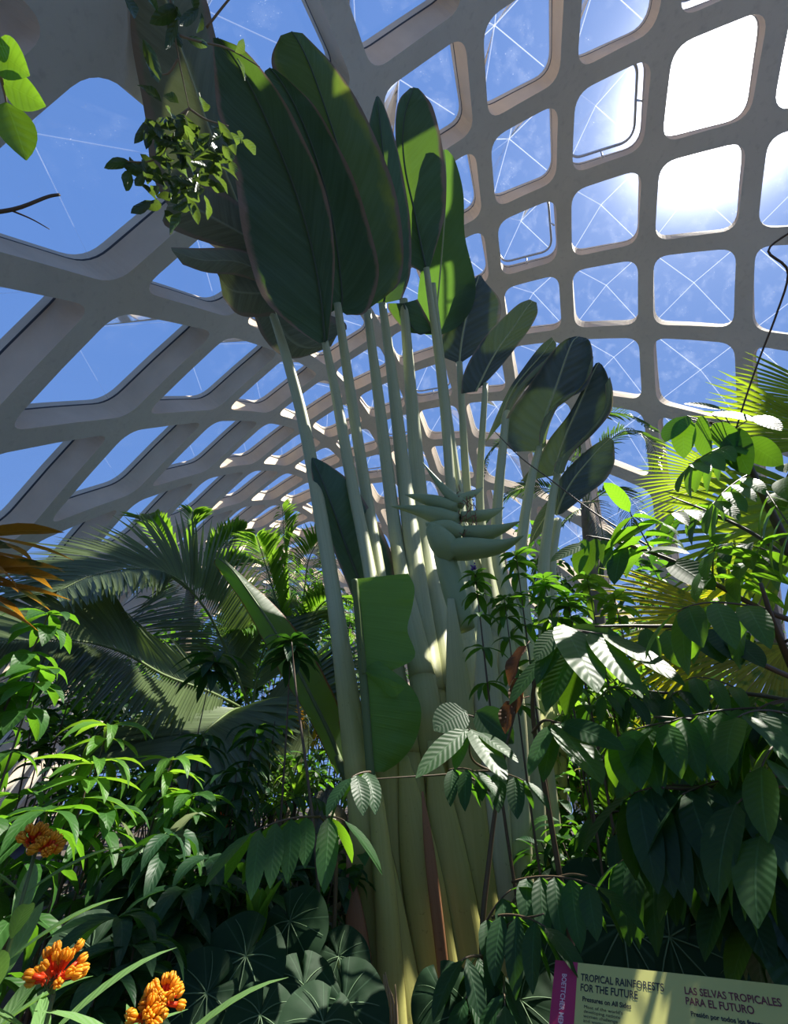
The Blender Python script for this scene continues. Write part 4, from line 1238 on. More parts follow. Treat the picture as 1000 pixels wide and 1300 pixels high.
def milkweed(label, base, top, heads, seed, Lf=0.22):
    root = plant('milkweed', label, 'flower', base, None)
    rg = random.Random(seed)
    mb = MB()
    P = [Vector(base), (Vector(base) + Vector(top)) / 2 + Vector((0.02, 0.01, 0)), Vector(top)]
    tube(mb, P, [0.006, 0.005, 0.004], n=14, sides=6)
    stem = mb.build('stem', M_GSTEM, root)
    mf = MB()
    Q = smoothpts(P, 40)
    for k in range(13):
        i = 20 + int(1.45 * k)
        a = k * PI / 2 + rg.uniform(-.3, .3)
        for s_ in (0, PI):
            d = np.array((math.cos(a + s_), math.sin(a + s_), 0.75))
            leaf(mf, Q[i], d, Lf * rg.uniform(.85, 1.25), 0.036, droop=0.3, fold=0.3, shape=(0.8, 1.0), ns=7)
    mf.build('foliage', G_WEED, stem)
    for (hx, hy, hr, sz) in heads:
        c = at(hx, hy, hr)
        hm = MB()
        tube(hm, [Vector(top), (Vector(top) + c) / 2 + Vector((0, 0, .006)), c - Vector((0, 0, sz * .5))], [0.003, 0.002], n=6, sides=5, mi=2)
        for q in range(22):
            th, ph = rg.uniform(0, 2 * PI), math.acos(rg.uniform(-0.25, 1))
            n_ = np.array((math.sin(ph) * math.cos(th), math.sin(ph) * math.sin(th), math.cos(ph)))
            p0 = np.array(c) + n_ * sz * rg.uniform(.35, .6)
            p1 = np.array(c) + n_ * sz * rg.uniform(.85, 1.25)
            tube(hm, [np.array(c) - np.array((0, 0, sz * .5)), p0], [0.0008, 0.001], n=2, sides=4, mi=2)
            tube(hm, [p0, p1], [0.0035, 0.0045], n=3, sides=5, mi=1)
            e1 = unit(np.cross(n_, (0.3, 0.1, 0.9)))
            e2 = np.cross(n_, e1)
            for z_ in range(5):
                a = z_ * 2 * PI / 5
                o = e1 * math.cos(a) + e2 * math.sin(a)
                tube(hm, [p1 + o * 0.003, p1 + o * 0.006 + n_ * 0.008, p1 + o * 0.0035 + n_ * 0.016], [0.003, 0.0035, 0.0012], n=4, sides=5, mi=0)
                if rg.random() < 0.55:
                    leaf(hm, p0, o - n_ * 0.6, 0.012, 0.006, droop=0.1, ns=3, cols=3, mi=1)
        hm.build('flower_head', [M_FLO, M_FLR, M_GSTEM], root)
    return root


milkweed('milkweed stem with the highest orange and red flower head, rising by the frame edge', ground(15, 1340, 1.55), at(44, 1085, 1.55), [(40, 1070, 1.55, 0.022), (58, 1078, 1.53, 0.020)], 3)
milkweed('milkweed with a single round orange flower head nestled among pale leaves', ground(55, 1400, 1.35), at(68, 1262, 1.35), [(69, 1245, 1.35, 0.036)], 4)
milkweed('milkweed with two orange flower heads cut by the bottom of the picture', ground(205, 1440, 1.3), at(196, 1302, 1.3), [(206, 1274, 1.3, 0.024), (184, 1293, 1.28, 0.024)], 5)

# ------------------------------------------------------------------ low plants round the trunk's foot
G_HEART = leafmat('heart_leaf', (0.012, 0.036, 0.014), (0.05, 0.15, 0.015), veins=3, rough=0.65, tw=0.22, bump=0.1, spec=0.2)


def arum(label, leaves, base, seed, size, name='philodendron'):
    """heart-shaped veined leaves on long stalks"""
    root = plant(name, label, 'plant', base)
    rg = random.Random(seed)
    for (x, y, r, ang, sc) in leaves:
        c = at(x, y, r)
        mb = MB()
        bse = Vector(base) + Vector((rg.uniform(-.06, .06), rg.uniform(-.06, .06), 0))
        tube(mb, [bse, (bse + c) / 2 + Vector((0, 0, .15)), c], [0.009, 0.007, 0.005], n=10, sides=6)
        stk = mb.build('leaf_stalk', M_GSTEM, root)
        # the blade: rays from the stalk's end, heart outline
        toc = unit(np.array(EYEV - c))
        nrm_ = unit(toc * 0.85 + np.array((rg.uniform(-.3, .3), rg.uniform(-.3, .3), 0.35)))
        e1 = unit(np.cross(nrm_, np.array(RT)))
        e1 = e1 if e1[2] < 0 else -e1
        ca, sa = math.cos(ang), math.sin(ang)
        e2 = np.cross(nrm_, e1)
        f1, f2 = e1 * ca + e2 * sa, -e1 * sa + e2 * ca
        R = size * sc
        bm_, seg, rad = MB(), 40, 7
        rows = np.zeros((seg + 1, rad, 3))
        uvs = []
        for k in range(seg + 1):
            a = -PI + 2 * PI * k / seg
            rr = R * (0.62 + 0.38 * math.cos(a / 2) ** 6 + 0.16 * abs(math.sin(a))) * (0.35 if abs(a) > 3.05 else 1)
            for j in range(rad):
                t = j / (rad - 1)
                p = np.array(c) + (f1 * math.cos(a) + f2 * math.sin(a)) * rr * t
                p += nrm_ * (0.10 * R * (t - t * t * 1.6) + 0.025 * R * t * math.sin(a * 7))
                rows[k, j] = p
                uvs.append((0.5 + 0.5 * t * math.sin(a * 3.5), t))
        grid(bm_, rows, uvs)
        lb = bm_.build('leaf_blade', G_HEART, stk)
        vm_ = MB()
        for a in (-2.3, -1.3, -0.6, 0, 0.6, 1.3, 2.3):
            rr = R * (0.62 + 0.38 * math.cos(a / 2) ** 6 + 0.16 * abs(math.sin(a))) * 0.92
            Q = []
            for t in (0.0, 0.35, 0.7, 1.0):
                p = np.array(c) + (f1 * math.cos(a * (1 - .12 * t)) + f2 * math.sin(a * (1 - .12 * t))) * rr * t
                Q.append(p + nrm_ * (0.10 * R * (t - t * t * 1.6) + 0.006 * R + 0.004))
            tube(vm_, Q, [0.0028 * sc, 0.0008], n=8, sides=4)
        vm_.build('leaf_vein', plain('pale_vein', (0.10, 0.17, 0.08), 0.6, 0.1, 10), stk)
    return root


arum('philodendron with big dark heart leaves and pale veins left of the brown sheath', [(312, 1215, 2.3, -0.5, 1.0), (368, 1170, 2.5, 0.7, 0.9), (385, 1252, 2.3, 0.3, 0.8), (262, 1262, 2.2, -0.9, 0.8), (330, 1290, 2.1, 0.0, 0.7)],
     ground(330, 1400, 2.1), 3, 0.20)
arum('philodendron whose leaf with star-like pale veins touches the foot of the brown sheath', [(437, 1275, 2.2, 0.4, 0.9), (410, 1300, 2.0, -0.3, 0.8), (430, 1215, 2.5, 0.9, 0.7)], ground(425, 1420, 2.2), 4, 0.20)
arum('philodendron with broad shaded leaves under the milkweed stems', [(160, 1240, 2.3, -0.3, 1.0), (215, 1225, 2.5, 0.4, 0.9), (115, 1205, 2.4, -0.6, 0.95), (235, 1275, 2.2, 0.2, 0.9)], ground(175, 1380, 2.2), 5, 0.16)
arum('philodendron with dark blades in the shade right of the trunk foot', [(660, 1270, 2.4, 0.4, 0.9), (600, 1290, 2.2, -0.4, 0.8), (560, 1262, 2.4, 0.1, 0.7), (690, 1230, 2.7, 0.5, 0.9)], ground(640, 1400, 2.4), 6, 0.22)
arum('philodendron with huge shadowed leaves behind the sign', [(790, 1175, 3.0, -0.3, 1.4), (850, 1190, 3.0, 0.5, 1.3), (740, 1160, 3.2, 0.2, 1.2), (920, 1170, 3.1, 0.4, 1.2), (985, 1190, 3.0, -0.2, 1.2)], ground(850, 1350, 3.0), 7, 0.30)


def tuft(name, label, cat, x, y, r, n, L, W, mat, seed, tilt=(0.3, 1.3), droop=0.5, shape=(0.4, 0.8)):
    c = ground(x, y, r)
    root = plant(name, label, cat, c)
    rg = random.Random(seed)
    mb = MB()
    top = at(x, y, r)
    top.z = max(0.15, top.z)
    tube(mb, [c, top], [0.03, 0.02], n=4, sides=8)
    mb.build('stem', M_STEM, root)
    mf = MB()
    for k in range(n):
        a = k * 2.4
        ti = rg.uniform(*tilt)
        d = (math.cos(a) * math.cos(ti), math.sin(a) * math.cos(ti), math.sin(ti))
        leaf(mf, top + Vector((0, 0, -0.02 * (k % 5))), d, L * rg.uniform(.7, 1.1), W, droop=droop * rg.uniform(.6, 1.4), fold=0.35, shape=shape, ns=8)
    mf.build('foliage', mat, root)
    return root


tuft('dragon_plant', 'pale striped dragon plant lit among the dark stems left of the big leaflet hand', 'plant', 180, 1130, 3.0, 22, 0.55, 0.075, G_PALE, 3)
tuft('dragon_plant', 'small pale striped rosette low by the path', 'plant', 120, 1175, 3.2, 16, 0.35, 0.06, G_PALE, 4)
tuft('bromeliad', 'sunlit bromeliad rosette with yellow-green straps beside the banana stalk', 'plant', 375, 1010, 4.2, 24, 0.36, 0.035, G_LIME, 5, (0.2, 1.2))
tuft('bromeliad', 'second bromeliad with narrow bright straps lower down behind the big leaflet hand', 'plant', 345, 1030, 4.3, 18, 0.28, 0.03, G_LIME, 6, (0.2, 1.2))
tuft('spider_lily', 'strap-leaved clump with white-green blades standing behind the sign', 'plant', 895, 1225, 3.3, 26, 0.42, 0.04, G_PALE, 7, (0.7, 1.4))
tuft('spider_lily', 'strap-leaved clump with glossy dark blades behind the middle of the sign', 'plant', 945, 1240, 3.4, 22, 0.42, 0.04, G_MID, 8, (0.7, 1.4))

# paddle-leaved seedling behind the heart leaves
tuft('ginger_seedling', 'ginger seedling with upright yellow-green paddles behind the heart leaves', 'plant', 322, 1185, 2.5, 6, 0.26, 0.09, G_LIME, 9, (1.0, 1.45), 0.1, (0.6, 0.6))

shoots('ginger_shrub', 'leafy shrub with drooping dark rosettes in front of the striped plants', 'shrub', [(215, 1060, 2.7), (265, 1090, 2.6), (175, 1075, 2.8), (235, 1130, 2.5)], 0.26, 0.075, [G_DARK, G_MID], n=7, seed=21, tilt=0.15, droop=0.6,
       base=ground(215, 1300, 2.6), extra=(0.9, 0.8))
shoots('ginger_shrub', 'low shrub with long dark leaves between the two lower milkweeds', 'shrub', [(150, 1165, 2.2), (170, 1200, 2.1), (125, 1240, 2.0)], 0.24, 0.065, [G_DARK], n=7, seed=22, tilt=0.2, droop=0.55,
       base=ground(140, 1360, 2.1), extra=(0.9, 0.8))
shoots('ginger_shrub', 'shrub with dark pointed leaves at the foot of the brown sheath', 'shrub', [(395, 1160, 2.8), (425, 1190, 2.7), (360, 1110, 2.9), (300, 1130, 2.7)], 0.22, 0.07, [G_DARK, G_MID], n=7, seed=23, tilt=0.2, droop=0.6,
       base=ground(370, 1300, 2.8), extra=(0.9, 0.78))
# ------------------------------------------------------------------ beds further back
def bush(label, x, y, r, h_px, w, mats, kind, seed, n=90, L=0.22, W=0.07, name='shrub', cat='shrub'):
    """a dense shrub: stems from one root, leaves all over them. (x, y) its middle in view, h_px half its height there"""
    rg = random.Random(seed)
    c = ground(x, 1100, r)
    ztop = at(x, y - h_px, r).z
    zbot = max(0.1, at(x, y + h_px, r).z)
    root = plant(name, label, cat, c)
    ns = 7
    for s_ in range(ns):
        a = 2 * PI * s_ / ns + rg.uniform(-.4, .4)
        rad = w * rg.uniform(.45, 1.0)
        tip = Vector((c.x + math.cos(a) * rad, c.y + math.sin(a) * rad, zbot + (ztop - zbot) * rg.uniform(.55, 1.0)))
        P = [c + Vector((math.cos(a) * .05, math.sin(a) * .05, 0)), Vector((c.x + math.cos(a) * rad * .4, c.y + math.sin(a) * rad * .4, tip.z * .55)), tip]
        mb = MB()
        tube(mb, P, [0.014, 0.009, 0.004], n=12, sides=6)
        stm = mb.build('stem', M_STEM, root)
        mf = MB()
        Q = smoothpts(P, 40)
        t_lo = min(0.75, zbot / max(0.2, tip.z))
        for k in range(n // ns):
            t = t_lo + (1 - t_lo) * rg.random() ** 0.8
            i = min(38, int(t * 39))
            az = rg.uniform(0, 2 * PI)
            d = np.array((math.cos(az), math.sin(az), rg.uniform(-.2, .8)))
            p = Q[i] + d * rg.uniform(0, .22) * w
            if kind == 'leaf':
                leaf(mf, p, d, L * rg.uniform(.7, 1.25), W * rg.uniform(.8, 1.2), droop=rg.uniform(.3, .8), fold=.25, twist=rg.uniform(-.4, .4), mi=rg.randrange(len(mats)), ns=5)
            elif kind == 'feather':
                compound(mf, p, d, L * 2.2, 9, L * .55, W * .5, droop=.5, hang=.25, rg=rg, mi_l=rg.randrange(len(mats)), mi_s=0, r0=.004)
            else:
                compound(mf, p, d, L * 1.3, 3, L, W, droop=.4, hang=.6, rg=rg, mi_l=rg.randrange(len(mats)), mi_s=0, r0=.004)
        mf.build('foliage', mats, stm)
    return root


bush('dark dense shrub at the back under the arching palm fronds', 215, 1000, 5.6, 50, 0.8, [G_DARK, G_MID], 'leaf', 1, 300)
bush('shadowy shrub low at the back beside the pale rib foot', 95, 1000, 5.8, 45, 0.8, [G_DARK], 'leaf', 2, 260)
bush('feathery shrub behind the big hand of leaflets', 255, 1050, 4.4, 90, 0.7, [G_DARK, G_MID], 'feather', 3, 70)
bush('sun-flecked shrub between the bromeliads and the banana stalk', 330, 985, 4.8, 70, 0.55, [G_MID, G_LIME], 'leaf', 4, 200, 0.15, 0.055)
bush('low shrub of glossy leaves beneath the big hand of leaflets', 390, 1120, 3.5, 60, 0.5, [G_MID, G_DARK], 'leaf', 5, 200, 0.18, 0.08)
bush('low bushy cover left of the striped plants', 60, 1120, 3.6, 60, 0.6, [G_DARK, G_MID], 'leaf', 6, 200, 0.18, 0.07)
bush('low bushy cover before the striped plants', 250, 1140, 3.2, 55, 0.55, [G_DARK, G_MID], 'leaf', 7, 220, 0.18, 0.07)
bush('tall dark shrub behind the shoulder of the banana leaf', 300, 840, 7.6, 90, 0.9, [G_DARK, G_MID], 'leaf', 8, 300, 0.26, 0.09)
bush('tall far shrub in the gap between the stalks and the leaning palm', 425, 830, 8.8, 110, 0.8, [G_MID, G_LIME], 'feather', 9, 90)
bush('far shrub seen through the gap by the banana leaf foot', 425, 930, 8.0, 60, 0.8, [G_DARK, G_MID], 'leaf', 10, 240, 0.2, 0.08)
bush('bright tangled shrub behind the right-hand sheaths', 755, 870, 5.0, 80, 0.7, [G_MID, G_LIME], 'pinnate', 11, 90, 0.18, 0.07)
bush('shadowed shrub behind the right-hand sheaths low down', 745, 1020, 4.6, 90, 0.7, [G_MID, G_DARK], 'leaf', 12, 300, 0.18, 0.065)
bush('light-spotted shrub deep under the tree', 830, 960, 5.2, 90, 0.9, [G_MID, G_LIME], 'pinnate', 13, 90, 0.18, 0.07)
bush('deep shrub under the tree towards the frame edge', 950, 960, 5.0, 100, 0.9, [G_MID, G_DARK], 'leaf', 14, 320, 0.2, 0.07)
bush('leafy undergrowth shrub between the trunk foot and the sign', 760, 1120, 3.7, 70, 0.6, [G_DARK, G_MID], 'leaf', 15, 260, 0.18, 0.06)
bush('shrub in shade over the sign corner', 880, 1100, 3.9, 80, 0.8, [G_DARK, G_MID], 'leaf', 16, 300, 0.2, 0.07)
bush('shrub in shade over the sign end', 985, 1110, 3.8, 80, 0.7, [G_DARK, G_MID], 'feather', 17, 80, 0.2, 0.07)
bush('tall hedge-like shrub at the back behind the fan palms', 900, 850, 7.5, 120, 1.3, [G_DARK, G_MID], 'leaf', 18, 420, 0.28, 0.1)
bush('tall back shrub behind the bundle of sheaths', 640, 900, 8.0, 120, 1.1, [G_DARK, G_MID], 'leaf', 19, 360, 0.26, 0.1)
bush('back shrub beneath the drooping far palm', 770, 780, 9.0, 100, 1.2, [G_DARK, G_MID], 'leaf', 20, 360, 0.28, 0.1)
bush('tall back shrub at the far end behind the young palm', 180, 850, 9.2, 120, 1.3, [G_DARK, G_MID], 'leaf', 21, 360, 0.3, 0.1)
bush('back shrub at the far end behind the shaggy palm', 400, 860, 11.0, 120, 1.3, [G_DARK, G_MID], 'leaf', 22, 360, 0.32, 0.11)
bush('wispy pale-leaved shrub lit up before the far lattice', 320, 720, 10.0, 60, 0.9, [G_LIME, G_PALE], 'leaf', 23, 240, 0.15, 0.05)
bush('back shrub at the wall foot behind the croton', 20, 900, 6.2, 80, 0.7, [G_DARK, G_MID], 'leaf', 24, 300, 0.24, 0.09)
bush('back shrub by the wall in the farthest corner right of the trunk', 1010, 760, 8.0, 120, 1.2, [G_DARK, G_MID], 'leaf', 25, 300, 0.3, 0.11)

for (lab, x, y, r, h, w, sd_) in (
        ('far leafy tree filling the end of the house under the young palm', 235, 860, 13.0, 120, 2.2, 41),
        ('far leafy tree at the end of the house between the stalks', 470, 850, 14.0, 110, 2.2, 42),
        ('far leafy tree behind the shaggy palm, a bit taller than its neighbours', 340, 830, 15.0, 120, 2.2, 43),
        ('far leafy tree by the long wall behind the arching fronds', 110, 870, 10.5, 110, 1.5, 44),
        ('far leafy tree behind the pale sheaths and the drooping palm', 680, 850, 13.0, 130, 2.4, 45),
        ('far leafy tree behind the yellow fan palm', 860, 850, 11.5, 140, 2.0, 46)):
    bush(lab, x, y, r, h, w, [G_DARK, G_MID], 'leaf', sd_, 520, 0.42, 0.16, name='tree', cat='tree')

bush('low far cover by the railing', 420, 1000, 7.4, 28, 0.8, [G_DARK, G_MID], 'leaf', 51, 240, 0.2, 0.08)
bush('low far cover behind the bromeliads', 350, 985, 6.6, 35, 0.8, [G_DARK, G_MID], 'leaf', 52, 260, 0.2, 0.08)
bush('low far cover behind the striped plants', 200, 1010, 7.0, 30, 0.9, [G_DARK, G_MID], 'leaf', 53, 260, 0.2, 0.08)
bush('shrub of yellow leaves flecking the shade under the tree', 880, 905, 4.4, 26, 0.4, [G_FANY], 'leaf', 54, 120, 0.12, 0.045)
bush('small bush of yellow-tipped leaves behind the pale sheaths', 745, 960, 4.6, 24, 0.35, [G_FANY, G_LIME], 'leaf', 55, 110, 0.11, 0.035)

# the mossy stone and the far railing seen by the banana leaf
stn = MB()
sc_ = at(413, 1040, 4.3)
sc_.z = 0
hs = max(0.3, at(413, 1018, 4.3).z)
sr = random.Random(8)
rows = np.zeros((15, 25, 3))
for a in range(15):
    for b_ in range(25):
        th, ph = 2 * PI * (b_ % 24) / 24, PI * a / 14
        k = 1 + 0.12 * math.sin(3 * th + 2 * ph) + 0.08 * math.sin(7 * th - 5 * ph)
        rows[a, b_] = (sc_.x + 0.24 * k * math.sin(ph) * math.cos(th), sc_.y + 0.24 * k * math.sin(ph) * math.sin(th), hs * 0.5 + hs * 0.5 * k * math.cos(ph))
grid(stn, rows)
tag(stn.build('mossy_stone', plain('mossy_stone', (0.26, 0.25, 0.18), 0.95, 0.5, 9, 1.0)), 'pale mossy stone standing beside the sunlit bromeliads', 'stone')
ra, rb = ground(372, 1000, 7.0), ground(440, 1000, 7.6)
rl = thing('railing', 'low dark railing in the gap under the banana leaf', 'railing', ra)
M_RAIL = plain('dark_rail', (0.03, 0.03, 0.032), 0.6)
for z_ in (0.35, 0.95):
    mb = MB()
    tube(mb, [ra + Vector((0, 0, z_)), rb + Vector((0, 0, z_))], [0.022], n=2, sides=8)
    mb.build('rail', M_RAIL, rl)
for q in range(9):
    p = ra.lerp(rb, q / 8)
    mb = MB()
    tube(mb, [p, p + Vector((0, 0, 0.97))], [0.013], n=2, sides=6)
    mb.build('baluster', M_RAIL, rl)

# a dark purple bloom and a lone red one among the shrubs
for (nm, lab, x, y, r, sz, col) in (('purple_flower', 'dark purple bloom low by the path edge', 20, 1064, 2.6, 0.085, (0.06, 0.035, 0.20)),
                                    ('red_flower', 'lone small red-orange bloom above the big hand of leaflets', 283, 1041, 3.2, 0.05, (0.75, 0.12, 0.02))):
    c = at(x, y, r)
    fl = plant(nm, lab, 'flower', c)
    mb = MB()
    tube(mb, [Vector((c.x + .05, c.y + .03, 0)), c - Vector((0, 0, .03))], [0.006, 0.004], n=6, sides=5)
    mb.build('stem', M_GSTEM, fl)
    mb = MB()
    for k in range(7):
        a = k * 2 * PI / 7
        d = RT * math.cos(a) + Z * math.sin(a) * .8 - HF * .35
        leaf(mb, c, d, sz, sz * .7, droop=.25, fold=.2, ns=5, shape=(.6, .4))
    mb.build('petals', plain(nm, col, .6, .3, 30), fl)

# yellow flowers on a stake near the banana leaf
yf = plant('yellow_flower', 'yellow daisy-like flower hanging beside the edge of the banana leaf', 'flower', ground(396, 1000, 5.0))
mb = MB()
tube(mb, [ground(396, 1000, 5.0), at(392, 930, 5.0), at(378, 915, 5.0)], [0.008, 0.005, 0.004], n=8, sides=5)
mb.build('stem', M_GSTEM, yf)
M_YEL = plain('yellow_petal', (0.75, 0.52, 0.02), 0.5, 0.2, 30)
for (x, y) in ((398, 940), (383, 915), (375, 908)):
    mb = MB()
    c = at(x, y, 4.95)
    for k in range(12):
        a = k * 2 * PI / 12
        d = RT * math.cos(a) + Vector((0, 0, 1)) * math.sin(a) - HF * 0.2
        leaf(mb, c, d, 0.11, 0.035, droop=.2, ns=4, cols=3)
    mb.build('flower_head', M_YEL, yf)

# ------------------------------------------------------------------ hanging branches near the lens
V_LEAF = leafmat('vine_leaf', (0.022, 0.050, 0.020), (0.16, 0.26, 0.03), veins=6, rough=0.3, tw=0.30, spec=0.55, var=0.5, blotch=(0.16, 0.09, 0.03), blotch_at=0.66)
M_TWIG = plain('pale_twig', (0.24, 0.19, 0.13), 0.8, 0.3, 20)


def twigs(name, label, lines, leaves, D, seed, L=0.12, W=0.05, mat=V_LEAF, tm=M_TWIG, rad=0.006):
    """lines: twig polylines in view; leaves: (x, y, n, spread px) clusters; D the distance in metres"""
    rg = random.Random(seed)
    root = thing(name, label, 'branch', atd(*lines[0][0][:2], D))
    for ln in lines:
        mb = MB()
        P = [atd(p[0], p[1], D + (p[2] if len(p) > 2 else 0)) for p in ln]
        tube(mb, P, [rad, rad * .8, rad * .4], n=6 * len(P), sides=6)
        mb.build('twig', tm, root)
    mf = MB()
    for (x, y, n, sp) in leaves:
        for k in range(n):
            p = atd(x + rg.gauss(0, sp), y + rg.gauss(0, sp), D + rg.gauss(0, .08))
            a = rg.uniform(0, 2 * PI)
            d = RT * math.cos(a) + HF * math.sin(a) + Z * rg.uniform(-1.3, .2)
            leaf(mf, p, d, L * rg.uniform(.6, 1.2), W * rg.uniform(.8, 1.2), droop=.5, fold=.5, twist=rg.uniform(-1, 1), ns=6, wave=.25)
    mf.build('foliage', mat, root)
    return root


twigs('hanging_branch', 'leafy twig dangling from above over the torn grey leaf', [
    [(208, -60), (216, 0), (226, 70), (240, 138)], [(226, 75), (215, 92), (205, 95)], [(228, 45, 0.0), (250, 52, .02), (290, 62, .05), (330, 85, .05)], [(240, 138), (222, 150), (205, 156)],
    [(240, 138), (262, 152), (290, 160)], [(238, 140), (200, 200), (150, 205)], [(262, 35), (290, 0), (310, -20)]],
    [(190, 15, 5, 14), (225, 12, 6, 14), (250, 5, 5, 10), (232, 160, 14, 18), (222, 195, 26, 24), (240, 220, 22, 22), (215, 230, 18, 18), (265, 185, 14, 16), (285, 165, 5, 8), (235, 255, 10, 14), (285, 205, 7, 12), (183, 160, 4, 6), (170, 205, 3, 8), (195, 95, 2, 3), (300, 70, 2, 4)],
    3.2, 5, 0.14, 0.048)
twigs('hanging_branch', 'sprig of three glowing green leaves at the frame edge high on the path side', [
    [(-30, 60), (-5, 80), (4, 110), (8, 130)]], [], 2.0, 6)
o_ = [o for o in COL.objects if o.get('label', '').startswith('sprig of three')][0]
mf = MB()
for (x0, y0, x1, y1, W) in ((-6, 62, 40, 96, 0.10), (3, 104, 60, 134, 0.085), (8, 130, 36, 205, 0.10), (-10, 58, 14, 60, 0.06)):
    a, b_ = atd(x0, y0, 2.0), atd(x1, y1, 1.95)
    leaf(mf, a, b_ - a, (b_ - a).length, W, droop=.1, fold=.3, up=tuple(unit(EYEV - a)), ns=8)
mf.build('foliage', leafmat('glowing_leaf', (0.06, 0.17, 0.02), (0.20, 0.40, 0.02), veins=6, rough=.35, tw=.42, blotch=(0.3, 0.16, 0.03), blotch_at=.68), o_)
tw2 = thing('bare_twig', 'bare dark forked twig poking in across the large pane', 'twig', atd(-20, 266, 1.9))
mb = MB()
tube(mb, [atd(-25, 272, 1.9), atd(20, 265, 1.9), atd(60, 250, 1.92), atd(76, 247, 1.93)], [0.006, 0.005, 0.004], n=14, sides=6)
t1_ = mb.build('twig', M_STEM, tw2)
mb = MB()
tube(mb, [atd(14, 267, 1.9), atd(40, 278, 1.9), atd(63, 291, 1.9)], [0.003, 0.0015], n=8, sides=5)
leaf(mb, atd(-12, 262, 1.9), RT * -0.3 - Z * 0.2 + HF * .1, 0.06, 0.03, ns=4)
mb.build('side_twig', M_STEM, t1_)
vn = thing('hanging_vine', 'thin dark vine hanging down past the panes by the frame edge', 'vine', atd(1010, 290, 3.4))
mb = MB()
tube(mb, [atd(1010, 290, 3.4), atd(975, 318, 3.4), atd(1000, 345, 3.4), atd(985, 400, 3.4), atd(962, 460, 3.4), atd(940, 525, 3.4), atd(925, 580, 3.4)], [0.006, 0.006, 0.005], n=30, sides=6)
mb.build('vine', M_STEM, vn)
vn2 = thing('stray_vine', 'long thin vine slanting from the grey paddle leaves down into the tree', 'vine', at(630, 555, 4.0))
mb = MB()
tube(mb, [at(628, 548, 4.0), at(660, 580, 3.9), at(700, 610, 3.7), at(760, 655, 3.5), at(860, 715, 3.3)], [0.006, 0.007, 0.009], n=24, sides=6)
mb.build('vine', M_STEM, vn2)

# ------------------------------------------------------------------ the reading panel
pa, pb_, pd = at(705, 1219, 2.05), at(1000, 1251, 1.78), None
xax = (pb_ - pa).normalized()
pd = at(715, 1300, 1.93)
yax = (pd - pa)
yax = (yax - xax * yax.dot(xax)).normalized()
zax = yax.cross(xax).normalized()
if zax.dot(EYEV - pa) < 0:
    zax = -zax
MS = Matrix((xax, -yax, zax)).transposed().to_4x4()
MS.translation = pa
k_ = pxm(pa)
WS, HS = (pb_ - pa).length * 1.22, 0.46
sign = thing('reading_panel', 'tilted green information panel with a magenta side strip at the foot of the tree', 'sign', (pa.x, pa.y, 0))
T_ = Matrix.Translation


def spart(name, mb, mat):
    o = mb.build(name, mat, sign, smooth=False)
    return o


mb = MB()
box(mb, (0, -HS, -0.012), (WS, 0, 0), M=MS)
spart('panel', mb, plain('panel_green', (0.52, 0.52, 0.17), 0.45, 0.04, 3))
mb = MB()
def onpanel(px, py):
    """panel coordinates of a photo pixel"""
    d = ray(px, py)
    t = (pa - EYEV).dot(zax) / d.dot(zax)
    q = EYEV + d * t - pa
    return q.dot(xax), -q.dot(yax)


STW = onpanel(731, 1260)[0]
box(mb, (0, -HS, 0.0002), (STW, 0, 0.0008), M=MS)
spart('side_strip', mb, plain('panel_magenta', (0.42, 0.018, 0.10), 0.45, 0.05, 3))
mb = MB()
for x in (WS * .25, WS * .75):
    p = MS @ Vector((x, -HS * .6, -0.02))
    tube(mb, [Vector((p.x, p.y, 0)), Vector((p.x, p.y, p.z * .6)), p], [0.025], n=6, sides=10)
    o = mb.build('post', plain('post_grey', (0.08, 0.08, 0.08), .5), sign)
    mb = MB()
M_INK = plain('ink', (0.025, 0.03, 0.035), 0.6, 0.05)
M_INK2 = plain('red_ink', (0.16, 0.035, 0.05), 0.6, 0.05)
M_PINK = plain('pale_ink', (0.75, 0.55, 0.6), 0.6, 0.05)


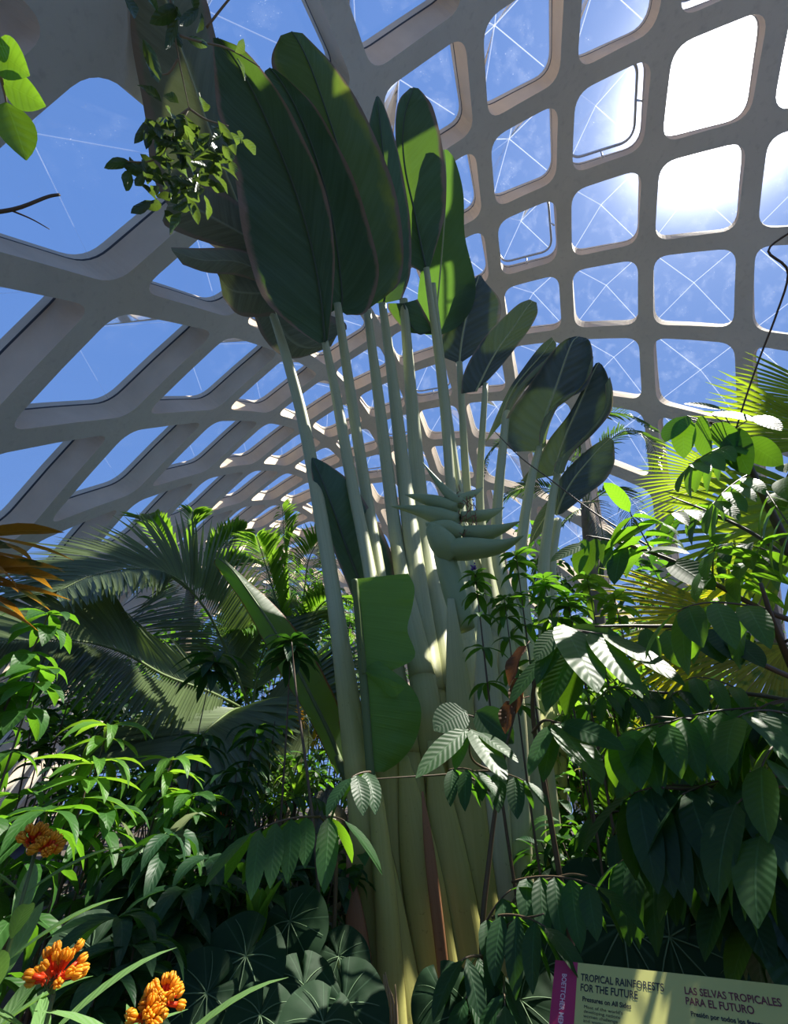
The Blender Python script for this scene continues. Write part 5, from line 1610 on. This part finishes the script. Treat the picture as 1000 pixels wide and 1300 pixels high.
def text(s, p0, p1, size_px, mat, rot=0.0, bold=0.0004, space=0.92):
    """lettering whose first line runs between two photo pixels (baseline) on the panel"""
    x0, y0 = onpanel(*p0)
    x1, y1 = onpanel(*p1)
    x2, y2 = onpanel(p0[0], p0[1] - size_px)
    size = math.hypot(x2 - x0, y2 - y0) / 0.70
    cu = bpy.data.curves.new('lettering', 'FONT')
    cu.body = s.split('\n')[0]
    cu.size = size
    cu.offset = bold
    cu.space_line = space
    cu.resolution_u = 3
    cu.materials.append(mat)
    tmp = bpy.data.objects.new('tmp', cu)
    COL.objects.link(tmp)
    bpy.context.view_layer.update()
    w = max(1e-4, tmp.dimensions.x)
    cu.body = s
    bpy.context.view_layer.update()
    me = bpy.data.meshes.new_from_object(tmp.evaluated_get(bpy.context.evaluated_depsgraph_get()))
    bpy.data.objects.remove(tmp)
    o = bpy.data.objects.new('lettering', me)
    COL.objects.link(o)
    o.parent = sign
    o.matrix_parent_inverse = parent_inv(sign)
    o.matrix_basis = MS @ T_((x0, y0, 0.0012)) @ Matrix.Rotation(rot, 4, 'Z') @ Matrix.Diagonal((math.hypot(x1 - x0, y1 - y0) / w, 1, 1, 1))
    return o


text('TROPICAL RAINFORESTS\nFOR THE FUTURE', (737, 1245), (843, 1258), 9, M_INK, space=0.98)
text('Pressures on All Sides', (739, 1271), (801, 1279), 6, M_INK)
text('LAS SELVAS TROPICALES\nPARA EL FUTURO', (869, 1262), (992, 1277), 9, M_INK2, space=0.98)
text('Presión por todos los frentes', (877, 1290), (972, 1300), 6, M_INK)
text("Most of the world's\ndeveloping nations\nwomen challenge\nand women challenge", (741, 1280), (790, 1286), 4, M_INK, bold=0.0, space=1.0)
text('BOETTCHER MEMORIAL', (714, 1236), (724, 1330), 8, M_PINK, rot=-PI / 2 + 0.0)

GROUPS = {'shrub': 'shrubs filling the beds', 'feather_palm': 'feather palms', 'fan_palm': 'fan palms', 'ginger_shrub': 'leafy shrubs with rosettes', 'milkweed': 'orange-flowered milkweeds',
          'philodendron': 'philodendrons round the trunk foot', 'quilted_leaf_sapling': 'saplings with quilted leaflets', 'tree': 'far leafy trees', 'bromeliad': 'bromeliads', 'dragon_plant': 'striped dragon plants',
          'spider_lily': 'strap-leaved clumps', 'broad_leaf_shrub': 'broad-leaved shrubs', 'purple_bud_shrub': 'small-leaved shrubs by the sheaths', 'hanging_branch': 'hanging branches'}
for o in COL.objects:
    if o.parent is None and o.get('category'):
        k = o.name.split('.')[0]
        if k in GROUPS:
            o['group'] = GROUPS[k]
